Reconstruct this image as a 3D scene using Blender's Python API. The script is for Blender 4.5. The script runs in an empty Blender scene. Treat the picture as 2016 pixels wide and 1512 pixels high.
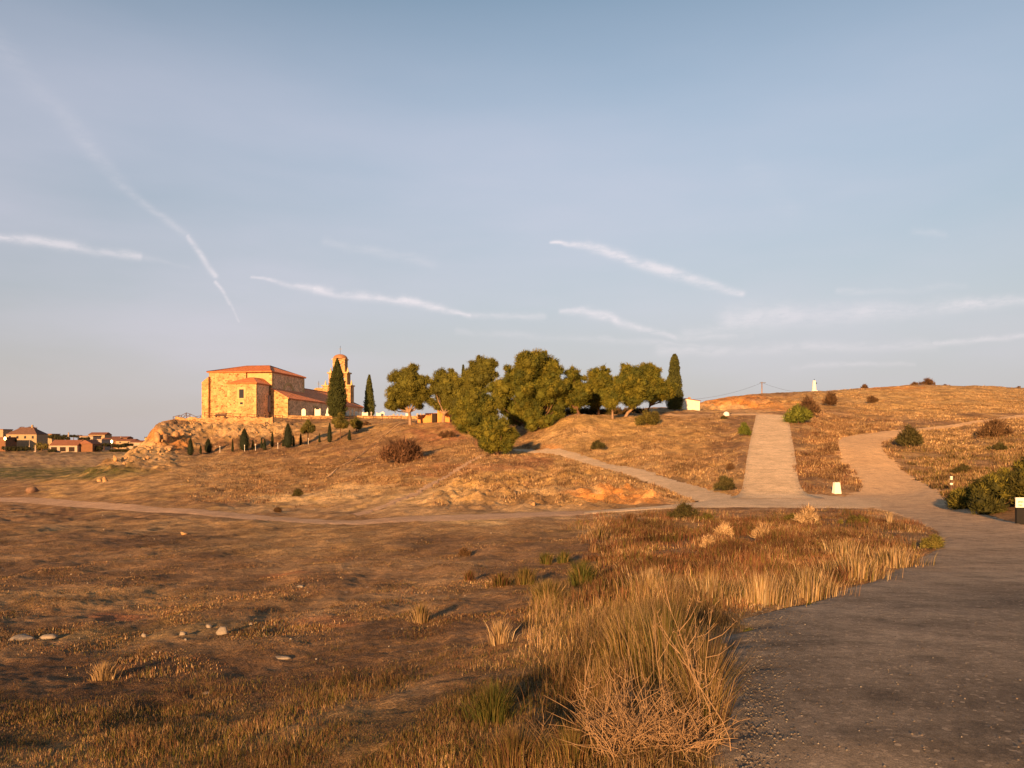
import bpy, math, random
import numpy as np
from mathutils import Vector
random.seed(7)
RNG = np.random.default_rng(11)
F, HOR, CU, EYE = 1500.0, 866.0, 1008.0, 1.6
scene = bpy.context.scene
col = bpy.data.collections.new("scene"); scene.collection.children.link(col)
R = math.radians

# ------------------------------------------------------------------ noise
def _hash(ix, iy, s):
    h = (ix.astype(np.int64)*374761393 + iy.astype(np.int64)*668265263 + s*974634777) & 0xffffffff
    h = ((h ^ (h >> 13))*1274126177) & 0xffffffff
    return ((h ^ (h >> 16)) & 0xffff)/65535.0*2*np.pi
def perlin(x, y, s=0):
    x = np.asarray(x, float); y = np.asarray(y, float)
    ix = np.floor(x); iy = np.floor(y); fx = x-ix; fy = y-iy
    ux = fx*fx*fx*(fx*(fx*6-15)+10); uy = fy*fy*fy*(fy*(fy*6-15)+10)
    def g(dx, dy):
        a = _hash(ix+dx, iy+dy, s); return np.cos(a)*(fx-dx)+np.sin(a)*(fy-dy)
    a = g(0, 0)*(1-ux)+g(1, 0)*ux; b = g(0, 1)*(1-ux)+g(1, 1)*ux
    return (a*(1-uy)+b*uy)*1.5
def fbm(x, y, s=0, o=4):
    t = 0; a = 1
    for i in range(o):
        t = t + a*perlin(x*2**i, y*2**i, s+i*17); a *= 0.5
    return t
def sst(a, b, x):
    t = np.clip((x-a)/(b-a), 0, 1); return t*t*(3-2*t)

# ------------------------------------------------------------------ terrain table: ground profile along directions
def zv(Y, z): return HOR-F*(z-EYE)/Y
RD = [(3.7,1512),(4.7,1400),(6.2,1300),(8,1231),(11,1170),(14.5,1130),(18.5,1095),(22.5,1070),(26.5,1050),(31.5,1030),(36,1015),(40.5,1003),(45,990),(50,975)]
LF = [(5,1512),(7,1395),(10,1265),(16,1165),(25,1092)]
MF = [(4.3,1512),(5.6,1400),(7.6,1290),(10.5,1220),(16,1140),(24,1086)]
VG = [(3.8,1512),(4.8,1400),(6.3,1305),(8.3,1232),(11.5,1172),(15,1128),(19.5,1090),(26,1058)]
ramp = [(Y, zv(Y, -2.03+.127*(Y-50))) for Y in (55, 60, 70, 80, 90, 100, 106)]
tailL = [(600,875),(4000,868)]
def hidden(Y0, z0): return [(Y, zv(Y, z)) for Y, z in ((Y0, z0), (Y0+60, z0-5), (Y0+140, -6), (600, -6), (4000, -6))]
COLS = {
 -1500: LF+[(45,1030),(75,995),(100,965),(150,942),(200,925),(280,902),(350,890),(450,881)]+tailL,
 0: LF+[(45,1025),(66,990),(70,985),(75,981),(96,953),(112,953),(150,942),(200,925),(280,901),(350,889),(450,881)]+tailL,
 70: LF+[(45,1024),(60,1000),(75,975),(98,947),(112,950),(150,942),(200,925),(280,900),(350,889),(450,881)]+tailL,
 150: LF+[(45,1023),(55,1005),(62,995),(80,962),(100,935),(114,940),(150,941),(200,924),(280,900),(350,889),(450,881)]+tailL,
 215: LF+[(45,1022),(57,1001),(75,965),(92,933),(108,908),(118,914),(150,938),(200,923),(280,900),(350,889),(450,881)]+tailL,
 270: LF+[(45,1021),(54,1005),(74,962),(92,930),(110,898),(118,884),(126,882),(150,915),(200,922),(280,900),(350,889),(450,881)]+tailL,
 312: LF+[(45,1020),(54,1004),(74,960),(92,928),(110,900),(121,882),(126,862),(129,838),(136,832),(150,840),(200,915),(280,900),(350,889),(450,881)]+tailL,
 345: LF+[(45,1020),(60,990),(80,945),(100,917),(118,893),(127,872),(133,845),(138,829),(148,826),(165,830),(230,900),(350,889),(450,881)]+tailL,
 400: LF+[(45,1019),(60,987),(80,945),(100,915),(120,896),(129,872),(136,846),(142,829),(148,823),(155,822.5),(170,827),(200,836)]+hidden(240,2),
 500: LF+[(45,1020),(60,990),(80,945),(100,913),(120,884),(130,862),(138,842),(144,829),(149,823),(155,822.5),(170,827),(200,833)]+hidden(240,4),
 620: LF+[(44,1022),(55,1000),(70,965),(85,935),(100,905),(118,875),(134,845),(146,832),(151,824),(156,823),(170,827),(200,833)]+hidden(240,4),
 700: MF+[(44,1021),(54,1000),(70,960),(85,925),(100,896),(118,863),(135,838),(147,831),(151,824),(156,823),(170,827),(200,833)]+hidden(230,5),
 800: MF+[(38,1023),(47,1003),(60,975),(75,930),(90,898),(104,868),(116,843),(123,832),(148,829),(152,823),(157,823),(200,833)]+hidden(230,5),
 900: MF+[(37,1021),(47,1000),(58,975),(70,940),(80,910),(92,880),(104,852),(113,834),(150,826),(200,833)]+hidden(230,4),
 975: MF+[(36,1021),(46,1000),(56,970),(68,930),(76,905),(83,893),(95,880),(105,860),(116,843),(150,832),(200,836)]+hidden(230,4),
 1045: MF+[(36,1019),(44,1002),(53,985),(62,955),(72,920),(84,896),(92,882),(102,856),(110,832),(130,828),(170,830)]+hidden(230,4),
 1130: VG+[(36,1021),(42,1005),(50,988),(60,950),(72,920),(78,908),(85,884),(95,843),(102,815),(120,818),(150,820)]+hidden(230,4),
 1200: VG+[(35,1020),(41,1004),(49,990),(58,960),(68,928),(74,918),(84,888),(94,852),(103,822),(118,816),(135,812),(160,812)]+hidden(230,4),
 1290: VG+[(34,1019),(40,1004),(47,989),(53,970),(60,948),(70,915),(82,877),(94,845),(103,824),(115,818),(130,804),(150,803)]+hidden(230,4),
 1350: VG+[(33,1017),(40,1003),(47,989),(53,970),(62,940),(72,908),(85,868),(98,834),(106,820),(115,815),(128,806),(150,805),(180,806)]+hidden(230,4),
 1390: VG+[(33,1017),(40,1003),(47,988),(53,968),(62,935),(72,903),(85,865),(98,830),(106,818),(120,813),(136,810),(142,793),(150,789),(160,788)]+hidden(230,6),
 1440: RD[:-2]+[(45,990),(50,975),(55,955),(62,925),(75,890),(90,850),(100,825),(106,817),(120,812),(136,808),(143,786),(150,782),(165,781)]+hidden(230,6),
 1456: RD+[(55,953)]+ramp[1:]+[(114,813),(136,806),(144,784),(160,779),(175,780)]+hidden(230,6),
 1520: RD+ramp+[(114,813),(132,804),(146,784),(160,775),(175,774)]+hidden(230,8),
 1585: RD+ramp[:-1]+[(110,817),(125,805),(145,786),(165,772),(180,770)]+hidden(230,8),
 1640: RD+[(55,955),(60,935),(67,900),(72,880),(80,866),(90,852),(105,835),(130,805),(155,782),(175,770),(190,768)]+hidden(235,8),
 1700: RD+[(55,946),(62,915),(70,886),(80,868),(90,854),(105,836),(130,805),(160,778),(180,767),(195,764)]+hidden(240,8),
 1780: RD+[(55,948),(60,928),(68,900),(78,873),(90,850),(105,832),(130,803),(160,775),(180,763),(198,758)]+hidden(240,9),
 1860: RD[:-2]+[(44,989),(48,970),(56,938),(70,895),(85,862),(95,843),(110,820),(130,800),(160,775),(180,763),(198,757)]+hidden(240,9),
 1940: RD[:-4]+[(36,1008),(41,988),(47,962),(60,920),(75,880),(90,850),(100,832),(130,797),(160,773),(180,763),(195,759)]+hidden(240,9),
 2016: RD[:-5]+[(31.5,1022),(35,1000),(42,970),(50,940),(62,905),(80,862),(97,832),(105,820),(130,796),(160,774),(190,763)]+hidden(240,9),
 2300: RD[:-8]+[(22.5,1062),(28,1015),(36,980),(50,930),(70,880),(100,825),(130,795),(160,775),(190,765)]+hidden(240,9),
 3600: [(3.7,1512),(4.7,1400),(6.2,1300),(9,1215),(15,1115),(25,1010),(40,940),(70,870),(100,825),(150,790),(190,775)]+hidden(240,9),
}
US = sorted(COLS)
def _zz(a, Y): return np.interp(Y, [p[0] for p in a], [EYE+(HOR-p[1])/F*p[0] for p in a])
for u in US:                                   # near ground tilts evenly from the basin at the left to the road at the right
    if u > 1900: continue
    t = min(1, max(0, (u-200)/1240)); t = t*t*(3-2*t); far = [p for p in COLS[u] if p[0] > 27]
    COLS[u] = [(Y, zv(Y, _zz(LF, Y)*(1-t)+_zz(RD, Y)*t)) for Y in (4, 5, 6.5, 8.5, 11, 14.5, 18.5, 22.5, 26)]+far
TU = np.arange(-1500, 3601, 8.0)
LY = np.linspace(math.log(1.0), math.log(4000), 900)
YS = np.exp(LY)
prof = []
for u in US:
    a = COLS[u]
    Ya = np.array([0.3]+[p[0] for p in a]); Za = np.array([0.0]+[EYE+(HOR-p[1])/F*p[0] for p in a])
    prof.append(np.interp(YS, Ya, Za))
prof = np.array(prof)
TAB = np.empty((len(TU), len(YS)))
for j in range(len(YS)):                       # monotone cubic-ish blend between directions
    k = np.searchsorted(US, TU, side='right')-1; k = np.clip(k, 0, len(US)-2)
    ua = np.array(US, float); t = (TU-ua[k])/(ua[k+1]-ua[k]); t = np.clip(t, 0, 1); t = .5*t+.5*t*t*(3-2*t)
    TAB[:, j] = prof[k, j]*(1-t)+prof[k+1, j]*t
def blur(a, n, ax):
    ker = np.hanning(n+2)[1:-1]; ker /= ker.sum(); p = n//2
    pad = [(0, 0), (0, 0)]; pad[ax] = (p, p); b = np.pad(a, pad, mode='edge')
    out = np.zeros_like(a)
    for i, w in enumerate(ker):
        sl = [slice(None)]*2; sl[ax] = slice(i, i+a.shape[ax]); out += w*b[tuple(sl)]
    return out
TAB = blur(blur(TAB, 5, 0), 7, 1)

CH_O = (-52.26, 165.0); CH_A = R(8); CH_Z = 6.0
def zbase(x, y):
    x = np.asarray(x, float); y = np.asarray(y, float)
    r = np.hypot(x, y); az = np.arctan2(x, y)
    amax = 0.98
    ac = np.clip(az, -amax, amax)
    u = CU+F*np.tan(ac); Y = np.maximum(r*np.cos(ac), 1.001)
    fu = np.clip((u-TU[0])/8.0, 0, len(TU)-1.001); fy = np.clip((np.log(Y)-LY[0])/(LY[1]-LY[0]), 0, len(LY)-1.001)
    i = fu.astype(int); j = fy.astype(int); a = fu-i; b = fy-j
    z = TAB[i, j]*(1-a)*(1-b)+TAB[i+1, j]*a*(1-b)+TAB[i, j+1]*(1-a)*b+TAB[i+1, j+1]*a*b
    back = 0.02*np.minimum(r, 200)**0.8 - .004*np.minimum(r, 200)*0
    wb = sst(1.0, 1.9, np.abs(az)); z = z*(1-wb)+back*wb
    dx = x-CH_O[0]; dy = y-CH_O[1]
    s = dx*math.sin(CH_A)+dy*math.cos(CH_A); w = dx*math.cos(CH_A)-dy*math.sin(CH_A)
    d = np.maximum(np.maximum(-17-w, w-14), np.maximum(-8-s, s-52))
    m = 1-sst(0, 7, d)
    return z*(1-m)+CH_Z*m

# ------------------------------------------------------------------ roads (centre, half width) in plan
def XY(u, Y): return ((u-CU)/F*Y, Y)
def catmull(pts, n=8):
    P_ = [np.array(p, float) for p in pts]; P_ = [2*P_[0]-P_[1]]+P_+[2*P_[-1]-P_[-2]]
    out = []
    for i in range(1, len(P_)-2):
        for k in range(n):
            t = k/n; a, b, c, d = P_[i-1:i+3]
            out.append(.5*((2*b)+(-a+c)*t+(2*a-5*b+4*c-d)*t*t+(-a+3*b-3*c+d)*t**3))
    out.append(P_[-2]); return np.array(out)
ROADS = {}
def road(name, L, Rr, n=8):
    ROADS[name] = (catmull(L, n), catmull(Rr, n))
road('asphalt_road',
  [(-1.2,-14),(-.8,-6),(0.0,-1)]+[XY(*p) for p in ((1440,3.0),(1430,3.7),(1426,4.7),(1430,6.2),(1440,7.6),(1500,8.8),(1600,10),(1700,12.5),(1795,16.8),(1846,20.5),(1856,24),(1832,29),(1790,34),(1745,39),(1700,43))],
  [(5,-14),(5.2,-6),(5.8,-1),(6.4,2),(7,3.4),(7.6,4.8),(8.4,6.4),(9.3,8.2),(10.4,10.2),(11.8,12.6),(13.6,15.6),(15.6,19),(17.2,22.6),(18.6,26)]+[XY(*p) for p in ((2000,30),(1944,34.5),(1895,39),(1862,43.5))])
road('dirt_track', [XY(*p) for p in ((1700,41),(1662,47),(1688,52),(1682,57),(1662,63),(1647,70),(1645,77),(1655,83),(1690,89),(1740,92),(1790,94),(1860,98),(1940,104),(2030,109),(2200,120))],
                   [XY(*p) for p in ((1868,42),(1866,46),(1842,51),(1808,56),(1776,62),(1752,68),(1742,74),(1745,79),(1762,83),(1780,87),(1800,90.5),(1870,95),(1950,101),(2040,106),(2210,117))])
road('concrete_road', [XY(*p) for p in ((1735,41.0),(1660,41.3),(1580,41.5),(1500,41.5),(1430,41.5),(1370,41.3),(1300,40.5),(1230,39.5),(1150,38.5))],
                      [XY(*p) for p in ((1735,48),(1660,49),(1600,50.5),(1500,51),(1430,49),(1370,46.5),(1300,43),(1230,41.3),(1150,40))])
road('dirt_path', [XY(*p) for p in ((1190, 39), (1100, 37.4), (1000, 36), (900, 35.8), (780, 36.7), (650, 38.8), (540, 42.2), (420, 46), (300, 51.2), (200, 56.4), (100, 62.4), (0, 68), (-150, 77), (-500, 95), (-1200, 127))],
                  [XY(*p) for p in ((1190, 40.8), (1100, 41), (1000, 40.2), (900, 40), (780, 40.6), (650, 42.8), (540, 46.4), (420, 50.6), (300, 56.6), (200, 62.6), (100, 69.6), (0, 76), (-150, 85.5), (-500, 103), (-1200, 136))])
road('concrete_ramp', [XY(*p) for p in ((1436,47.2),(1455,50.5),(1463,55),(1469,64),(1475,75),(1481,87),(1486,98),(1488,106))],
                      [XY(*p) for p in ((1625,47.2),(1588,50.5),(1573,55),(1568,64),(1562,75),(1557,87),(1553,98),(1553,106))])
road('hill_track', [XY(*p) for p in ((1552,105),(1500,110.5),(1440,111),(1390,111.5),(1340,113),(1320,118))],
                   [XY(*p) for p in ((1546,102),(1488,105.5),(1440,106.5),(1390,108),(1335,109.5),(1305,114))])
road('side_track', [XY(*p) for p in ((1405,44),(1350,50.4),(1290,57.4),(1230,65.4),(1170,73.6),(1110,80.8),(1050,86.2),(1010,88.4))],
                   [XY(*p) for p in ((1450,48.5),(1385,55),(1316,61.8),(1248,69.6),(1182,77.4),(1119,84.3),(1056,88.8),(1012,90.6))])
road('foot_trail', [XY(*p) for p in ((640,80),(662,87.5),(688,92.5),(718,101.3),(748,110.2),(773,119),(795,127))],
                   [XY(*p) for p in ((650,81.2),(669,89.3),(696,94.6),(727,103.8),(758,113),(785,122),(812,129.5))])
road('dirt_trail', [XY(*p) for p in ((950,83.5),(915,78),(880,72),(845,66),(800,59),(750,53),(690,47.5))],
                   [XY(*p) for p in ((953,82.6),(921,76.9),(887,70.8),(854,64.8),(811,57.8),(765,51.4),(708,45.7))])
def road_dist(x, y, only=None):
    best = np.full(np.shape(x), 99.0)
    for name, (L, Rt) in ROADS.items():
        if only and name not in only: continue
        C = (L+Rt)/2; H = np.hypot(*(L-Rt).T)/2
        st = 2 if len(C) > 40 else 1
        idx = list(range(0, len(C), st));  idx = idx if idx[-1] == len(C)-1 else idx+[len(C)-1]
        for a, b in zip(idx[:-1], idx[1:]):
            ax, ay = C[a]; vx, vy = C[b]-C[a]; q = vx*vx+vy*vy+1e-9
            t = np.clip(((x-ax)*vx+(y-ay)*vy)/q, 0, 1)
            # half width measured across the ribbon, not perpendicular: scale by the angle
            w = (L[a]-Rt[a]); ww = np.hypot(*w)+1e-9; dd = np.array([vx, vy])/math.sqrt(q); cross = abs(w[0]*dd[1]-w[1]*dd[0])/ww
            d = np.hypot(x-ax-t*vx, y-ay-t*vy)-(H[a]*(1-t)+H[b]*t)*cross
            best = np.minimum(best, d)
    return best
def relief(x, y, rd):
    r = np.hypot(x, y)
    k = sst(0.0, 2.0, rd)
    n = 0.035*fbm(x*.9, y*.9, 3, 4)*sst(2, 12, r)+0.016*fbm(x*4, y*4, 9, 3)
    n = n+sst(14, 60, r)*(0.22*fbm(x*.12, y*.12, 21, 3)+.12*fbm(x*.45, y*.45, 31, 5))
    rows = fbm(x*.35, y*.16, 5, 3)
    n = n+.06*sst(.0, .35, rows)*sst(5, 9, r)*(1-sst(60, 90, r))
    # eroded banks and rubble below the church
    u = CU+F*x/np.maximum(y, .5)
    cliff = sst(118, 126, y)*(1-sst(140, 150, y))*sst(200, 260, u)*(1-sst(560, 620, u))*(y > 0)
    n = n+cliff*(.7*np.abs(fbm(x*.5, y*.35, 41, 4))+.25*fbm(x*1.6, y*1.6, 44, 2))
    quarry = sst(134, 138, y)*(1-sst(150, 158, y))*sst(1365, 1380, u)*(1-sst(1560, 1620, u))*(y > 0)
    n = n-quarry*.9*np.abs(fbm(x*.35, y*.2, 51, 4))
    spur = sst(88, 96, y)*(1-sst(118, 122, y))*sst(130, 200, u)*(1-sst(330, 380, u))*(y > 0)
    n = n+spur*.6*np.abs(fbm(x*.45, y*.45, 61, 4))
    bank = sst(40, 48, y)*(1-sst(66, 74, y))*sst(800, 880, u)*(1-sst(1400, 1440, u))*(y > 0)
    n = n+bank*.50*np.abs(fbm(x*.5, y*.5, 71, 4))
    # small ditch in the verge, bottom centre
    dx = (x-0.42)*.87-(y-5.0)*.5*.3; dy = (y-5.0)
    n = n-.30*np.exp(-(dx/.20)**2-(dy/1.2)**2)
    return n*k
def zfull(x, y):
    x = np.asarray(x, float); y = np.asarray(y, float)
    return zbase(x, y)+relief(x, y, road_dist(x, y))
def hit(u, v, y0=3.0, y1=600, up=0.0):
    """first ground point seen at pixel (u, v)"""
    Yg = np.exp(np.linspace(math.log(y0), math.log(y1), 3000)); X = (u-CU)/F*Yg
    z = zbase(X, Yg); vg = HOR-F*(z-EYE)/Yg
    k = np.argmax(vg <= v) if (vg <= v).any() else np.argmin(vg)
    x, y = X[k], Yg[k]
    return float(x), float(y), float(zfull(np.array([x]), np.array([y]))[0])
def at(u, Y):
    x, y = XY(u, Y); return float(x), float(y), float(zfull(np.array([x]), np.array([y]))[0])

# ------------------------------------------------------------------ mesh helpers
def mesh_np(name, V, Fc, mat=None, colr=None, smooth=False, parent=None, cname='Col'):
    me = bpy.data.meshes.new(name); V = np.asarray(V, np.float32); Fc = np.asarray(Fc, np.int32)
    n, k = Fc.shape
    me.vertices.add(len(V)); me.vertices.foreach_set('co', V.ravel())
    me.loops.add(n*k); me.loops.foreach_set('vertex_index', Fc.ravel())
    me.polygons.add(n); me.polygons.foreach_set('loop_start', np.arange(0, n*k, k, dtype=np.int32))
    try: me.polygons.foreach_set('loop_total', np.full(n, k, np.int32))
    except Exception: pass
    if smooth: me.polygons.foreach_set('use_smooth', np.ones(n, bool))
    me.update(calc_edges=True)
    if colr is not None:
        ca = me.color_attributes.new(cname, 'FLOAT_COLOR', 'POINT'); c4 = np.ones((len(V), 4), np.float32); c4[:, :3] = colr
        ca.data.foreach_set('color', c4.ravel())
    me.validate()
    o = bpy.data.objects.new(name, me); col.objects.link(o)
    if mat: me.materials.append(mat)
    if parent: o.parent = parent
    return o
class MB:
    def __init__(s): s.v = []; s.f = []; s.m = []; s.sm = []
    def add(s, vs, fs, mi=0, sm=False):
        b = len(s.v); s.v += [tuple(map(float, p)) for p in vs]
        for f in fs: s.f.append([b+i for i in f]); s.m.append(mi); s.sm.append(sm)
    def box(s, x0, x1, y0, y1, z0, z1, mi=0):
        s.add([(x0,y0,z0),(x1,y0,z0),(x1,y1,z0),(x0,y1,z0),(x0,y0,z1),(x1,y0,z1),(x1,y1,z1),(x0,y1,z1)],
              [(0,3,2,1),(4,5,6,7),(0,1,5,4),(1,2,6,5),(2,3,7,6),(3,0,4,7)], mi)
    def frustum(s, cx, cy, z0, z1, a0, b0, a1, b1, mi=0):
        s.add([(cx-a0,cy-b0,z0),(cx+a0,cy-b0,z0),(cx+a0,cy+b0,z0),(cx-a0,cy+b0,z0),(cx-a1,cy-b1,z1),(cx+a1,cy-b1,z1),(cx+a1,cy+b1,z1),(cx-a1,cy+b1,z1)],
              [(0,3,2,1),(4,5,6,7),(0,1,5,4),(1,2,6,5),(2,3,7,6),(3,0,4,7)], mi)
    def tube(s, pts, rad, n=6, mi=0, cap=True):
        pts = [Vector(p) for p in pts]; rs = rad if hasattr(rad, '__len__') else [rad]*len(pts); vs = []
        for i, p in enumerate(pts):
            d = (pts[min(i+1, len(pts)-1)]-pts[max(i-1, 0)]).normalized()
            a = d.cross(Vector((0, 0, 1)) if abs(d.z) < .9 else Vector((1, 0, 0))).normalized(); b = d.cross(a)
            for k in range(n):
                t = 2*math.pi*k/n; vs.append(p+(a*math.cos(t)+b*math.sin(t))*rs[i])
        fs = [(i*n+k, i*n+(k+1) % n, (i+1)*n+(k+1) % n, (i+1)*n+k) for i in range(len(pts)-1) for k in range(n)]
        if cap: fs += [tuple(range(n)), tuple(reversed(range((len(pts)-1)*n, len(pts)*n)))]
        s.add(vs, fs, mi, True)
    def lathe(s, cx, cy, prof_, n=14, mi=0):
        vs = [(cx+r*math.cos(2*math.pi*k/n), cy+r*math.sin(2*math.pi*k/n), z) for r, z in prof_ for k in range(n)]
        fs = [(i*n+k, i*n+(k+1) % n, (i+1)*n+(k+1) % n, (i+1)*n+k) for i in range(len(prof_)-1) for k in range(n)]
        s.add(vs, fs, mi, True)
    def build(s, name, mats, parent=None):
        me = bpy.data.meshes.new(name); me.from_pydata(s.v, [], s.f)
        for m in (mats if isinstance(mats, (list, tuple)) else [mats]): me.materials.append(m)
        me.polygons.foreach_set('material_index', s.m); me.polygons.foreach_set('use_smooth', s.sm); me.update()
        o = bpy.data.objects.new(name, me); col.objects.link(o)
        if parent: o.parent = parent
        return o
def empty(name, loc, rz=0):
    o = bpy.data.objects.new(name, None); o.empty_display_size = .3; col.objects.link(o); o.location = loc; o.rotation_euler[2] = rz; return o
def tag(o, label=None, cat=None, group=None, kind=None):
    if label: o['label'] = label
    if cat: o['category'] = cat
    if group: o['group'] = group
    if kind: o['kind'] = kind
    return o
def recenter(o, loc):
    """put the origin of a mesh built in world space at its base"""
    me = o.data; n = len(me.vertices); a = np.empty(n*3, np.float32); me.vertices.foreach_get('co', a)
    a = a.reshape(-1, 3)-np.array(loc, np.float32); me.vertices.foreach_set('co', a.ravel()); me.update(); o.location = loc; return o

# ------------------------------------------------------------------ materials
def newmat(name):
    m = bpy.data.materials.new(name); m.use_nodes = True; nt = m.node_tree
    b = nt.nodes['Principled BSDF']; b.inputs['Roughness'].default_value = .9
    b.inputs['Specular IOR Level'].default_value = .12
    return m, nt, b
def N(nt, t, **kw):
    n = nt.nodes.new(t)
    for k, v in kw.items():
        if k.startswith('i_'): n.inputs[int(k[2:])].default_value = v
        else: setattr(n, k, v)
    return n
def mixc(nt, mode, fac, a, b):
    n = nt.nodes.new('ShaderNodeMix'); n.data_type = 'RGBA'; n.blend_type = mode
    for i, v in ((0, fac), (6, a), (7, b)):
        if hasattr(v, 'links') or hasattr(v, 'is_linked'): nt.links.new(v, n.inputs[i])
        else: n.inputs[i].default_value = v if i == 0 else (*v, 1)
    return n.outputs[2]
def noise(nt, vec, scale, det=5, rough=.6):
    n = nt.nodes.new('ShaderNodeTexNoise'); n.inputs['Scale'].default_value = scale; n.inputs['Detail'].default_value = det; n.inputs['Roughness'].default_value = rough
    nt.links.new(vec, n.inputs['Vector']); return n.outputs[0]
def ramp_(nt, fac, stops):
    r = nt.nodes.new('ShaderNodeValToRGB'); el = r.color_ramp.elements
    while len(el) > len(stops): el.remove(el[-1])
    while len(el) < len(stops): el.new(.5)
    for e, (p, c) in zip(el, stops): e.position = p; e.color = (*c, 1) if len(c) == 3 else c
    nt.links.new(fac, r.inputs[0]); return r.outputs[0]
def g3(v): return (v, v, v)
def bump(nt, b, h, strength, dist):
    n = nt.nodes.new('ShaderNodeBump'); n.inputs['Strength'].default_value = strength; n.inputs['Distance'].default_value = dist
    nt.links.new(h, n.inputs['Height']); nt.links.new(n.outputs[0], b.inputs['Normal'])
def pos(nt): return nt.nodes.new('ShaderNodeNewGeometry').outputs['Position']
def obj_(nt): return nt.nodes.new('ShaderNodeTexCoord').outputs['Object']

def ground_mat():
    m, nt, b = newmat('ground_soil'); p = pos(nt)
    a = N(nt, 'ShaderNodeAttribute', attribute_name='Col')
    c = mixc(nt, 'MULTIPLY', 1, a.outputs[0], ramp_(nt, noise(nt, p, 1.3, 8, .72), [(.32, g3(.55)), (.5, g3(.98)), (.68, g3(1.42))]))
    c = mixc(nt, 'MULTIPLY', 1, c, ramp_(nt, noise(nt, p, 9, 8, .75), [(.3, g3(.45)), (.5, g3(1.0)), (.7, g3(1.55))]))
    c = mixc(nt, 'MULTIPLY', 1, c, ramp_(nt, noise(nt, p, .22, 5, .6), [(.35, (.78, .74, .7)), (.65, (1.18, 1.15, 1.1))]))
    c = mixc(nt, 'MULTIPLY', 1, c, ramp_(nt, noise(nt, p, 45, 6, .8), [(.34, g3(.45)), (.5, g3(1.0)), (.66, g3(1.6))]))
    v = nt.nodes.new('ShaderNodeTexVoronoi'); v.inputs['Scale'].default_value = 5.5; nt.links.new(p, v.inputs['Vector'])
    sz = nt.nodes.new('ShaderNodeMath'); sz.operation = 'MULTIPLY'; nt.links.new(ramp_(nt, v.outputs['Color'], [(.86, g3(0)), (.90, g3(1))]), sz.inputs[0]); nt.links.new(ramp_(nt, v.outputs['Distance'], [(.10, g3(1)), (.22, g3(0))]), sz.inputs[1])
    c = mixc(nt, 'MIX', sz.outputs[0], c, (.52, .38, .25))
    nt.links.new(c, b.inputs['Base Color'])
    h = nt.nodes.new('ShaderNodeMath'); h.operation = 'ADD'
    nt.links.new(noise(nt, p, 5, 8, .7), h.inputs[0])
    nt.links.new(noise(nt, p, 26, 5, .7), h.inputs[1])
    bump(nt, b, h.outputs[0], .9, .10); return m
def simple(name, c, var=.3, sc=3, rough=.9, bmp=0, bsc=20, metal=0, worldpos=False):
    m, nt, b = newmat(name); p = pos(nt) if worldpos else obj_(nt)
    cc = mixc(nt, 'MULTIPLY', 1, c, ramp_(nt, noise(nt, p, sc, 6, .65), [(.3, g3(1-var)), (.7, g3(1+var))]))
    nt.links.new(cc, b.inputs['Base Color']); b.inputs['Roughness'].default_value = rough; b.inputs['Metallic'].default_value = metal
    if bmp: bump(nt, b, noise(nt, p, bsc, 6, .7), bmp, .03)
    return m
def attr_mat(name, var=.25, sc=4, rough=.85, trans=0):
    m, nt, b = newmat(name); p = pos(nt)
    a = N(nt, 'ShaderNodeAttribute', attribute_name='Col')
    c = mixc(nt, 'MULTIPLY', 1, a.outputs[0], ramp_(nt, noise(nt, p, sc, 3, .6), [(.3, g3(1-var)), (.7, g3(1+var))]))
    nt.links.new(c, b.inputs['Base Color']); b.inputs['Roughness'].default_value = rough
    if trans:
        t = nt.nodes.new('ShaderNodeBsdfTranslucent'); nt.links.new(c, t.inputs[0]); mx = nt.nodes.new('ShaderNodeMixShader'); mx.inputs[0].default_value = trans
        nt.links.new(b.outputs[0], mx.inputs[1]); nt.links.new(t.outputs[0], mx.inputs[2]); nt.links.new(mx.outputs[0], nt.nodes['Material Output'].inputs[0])
    return m
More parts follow.
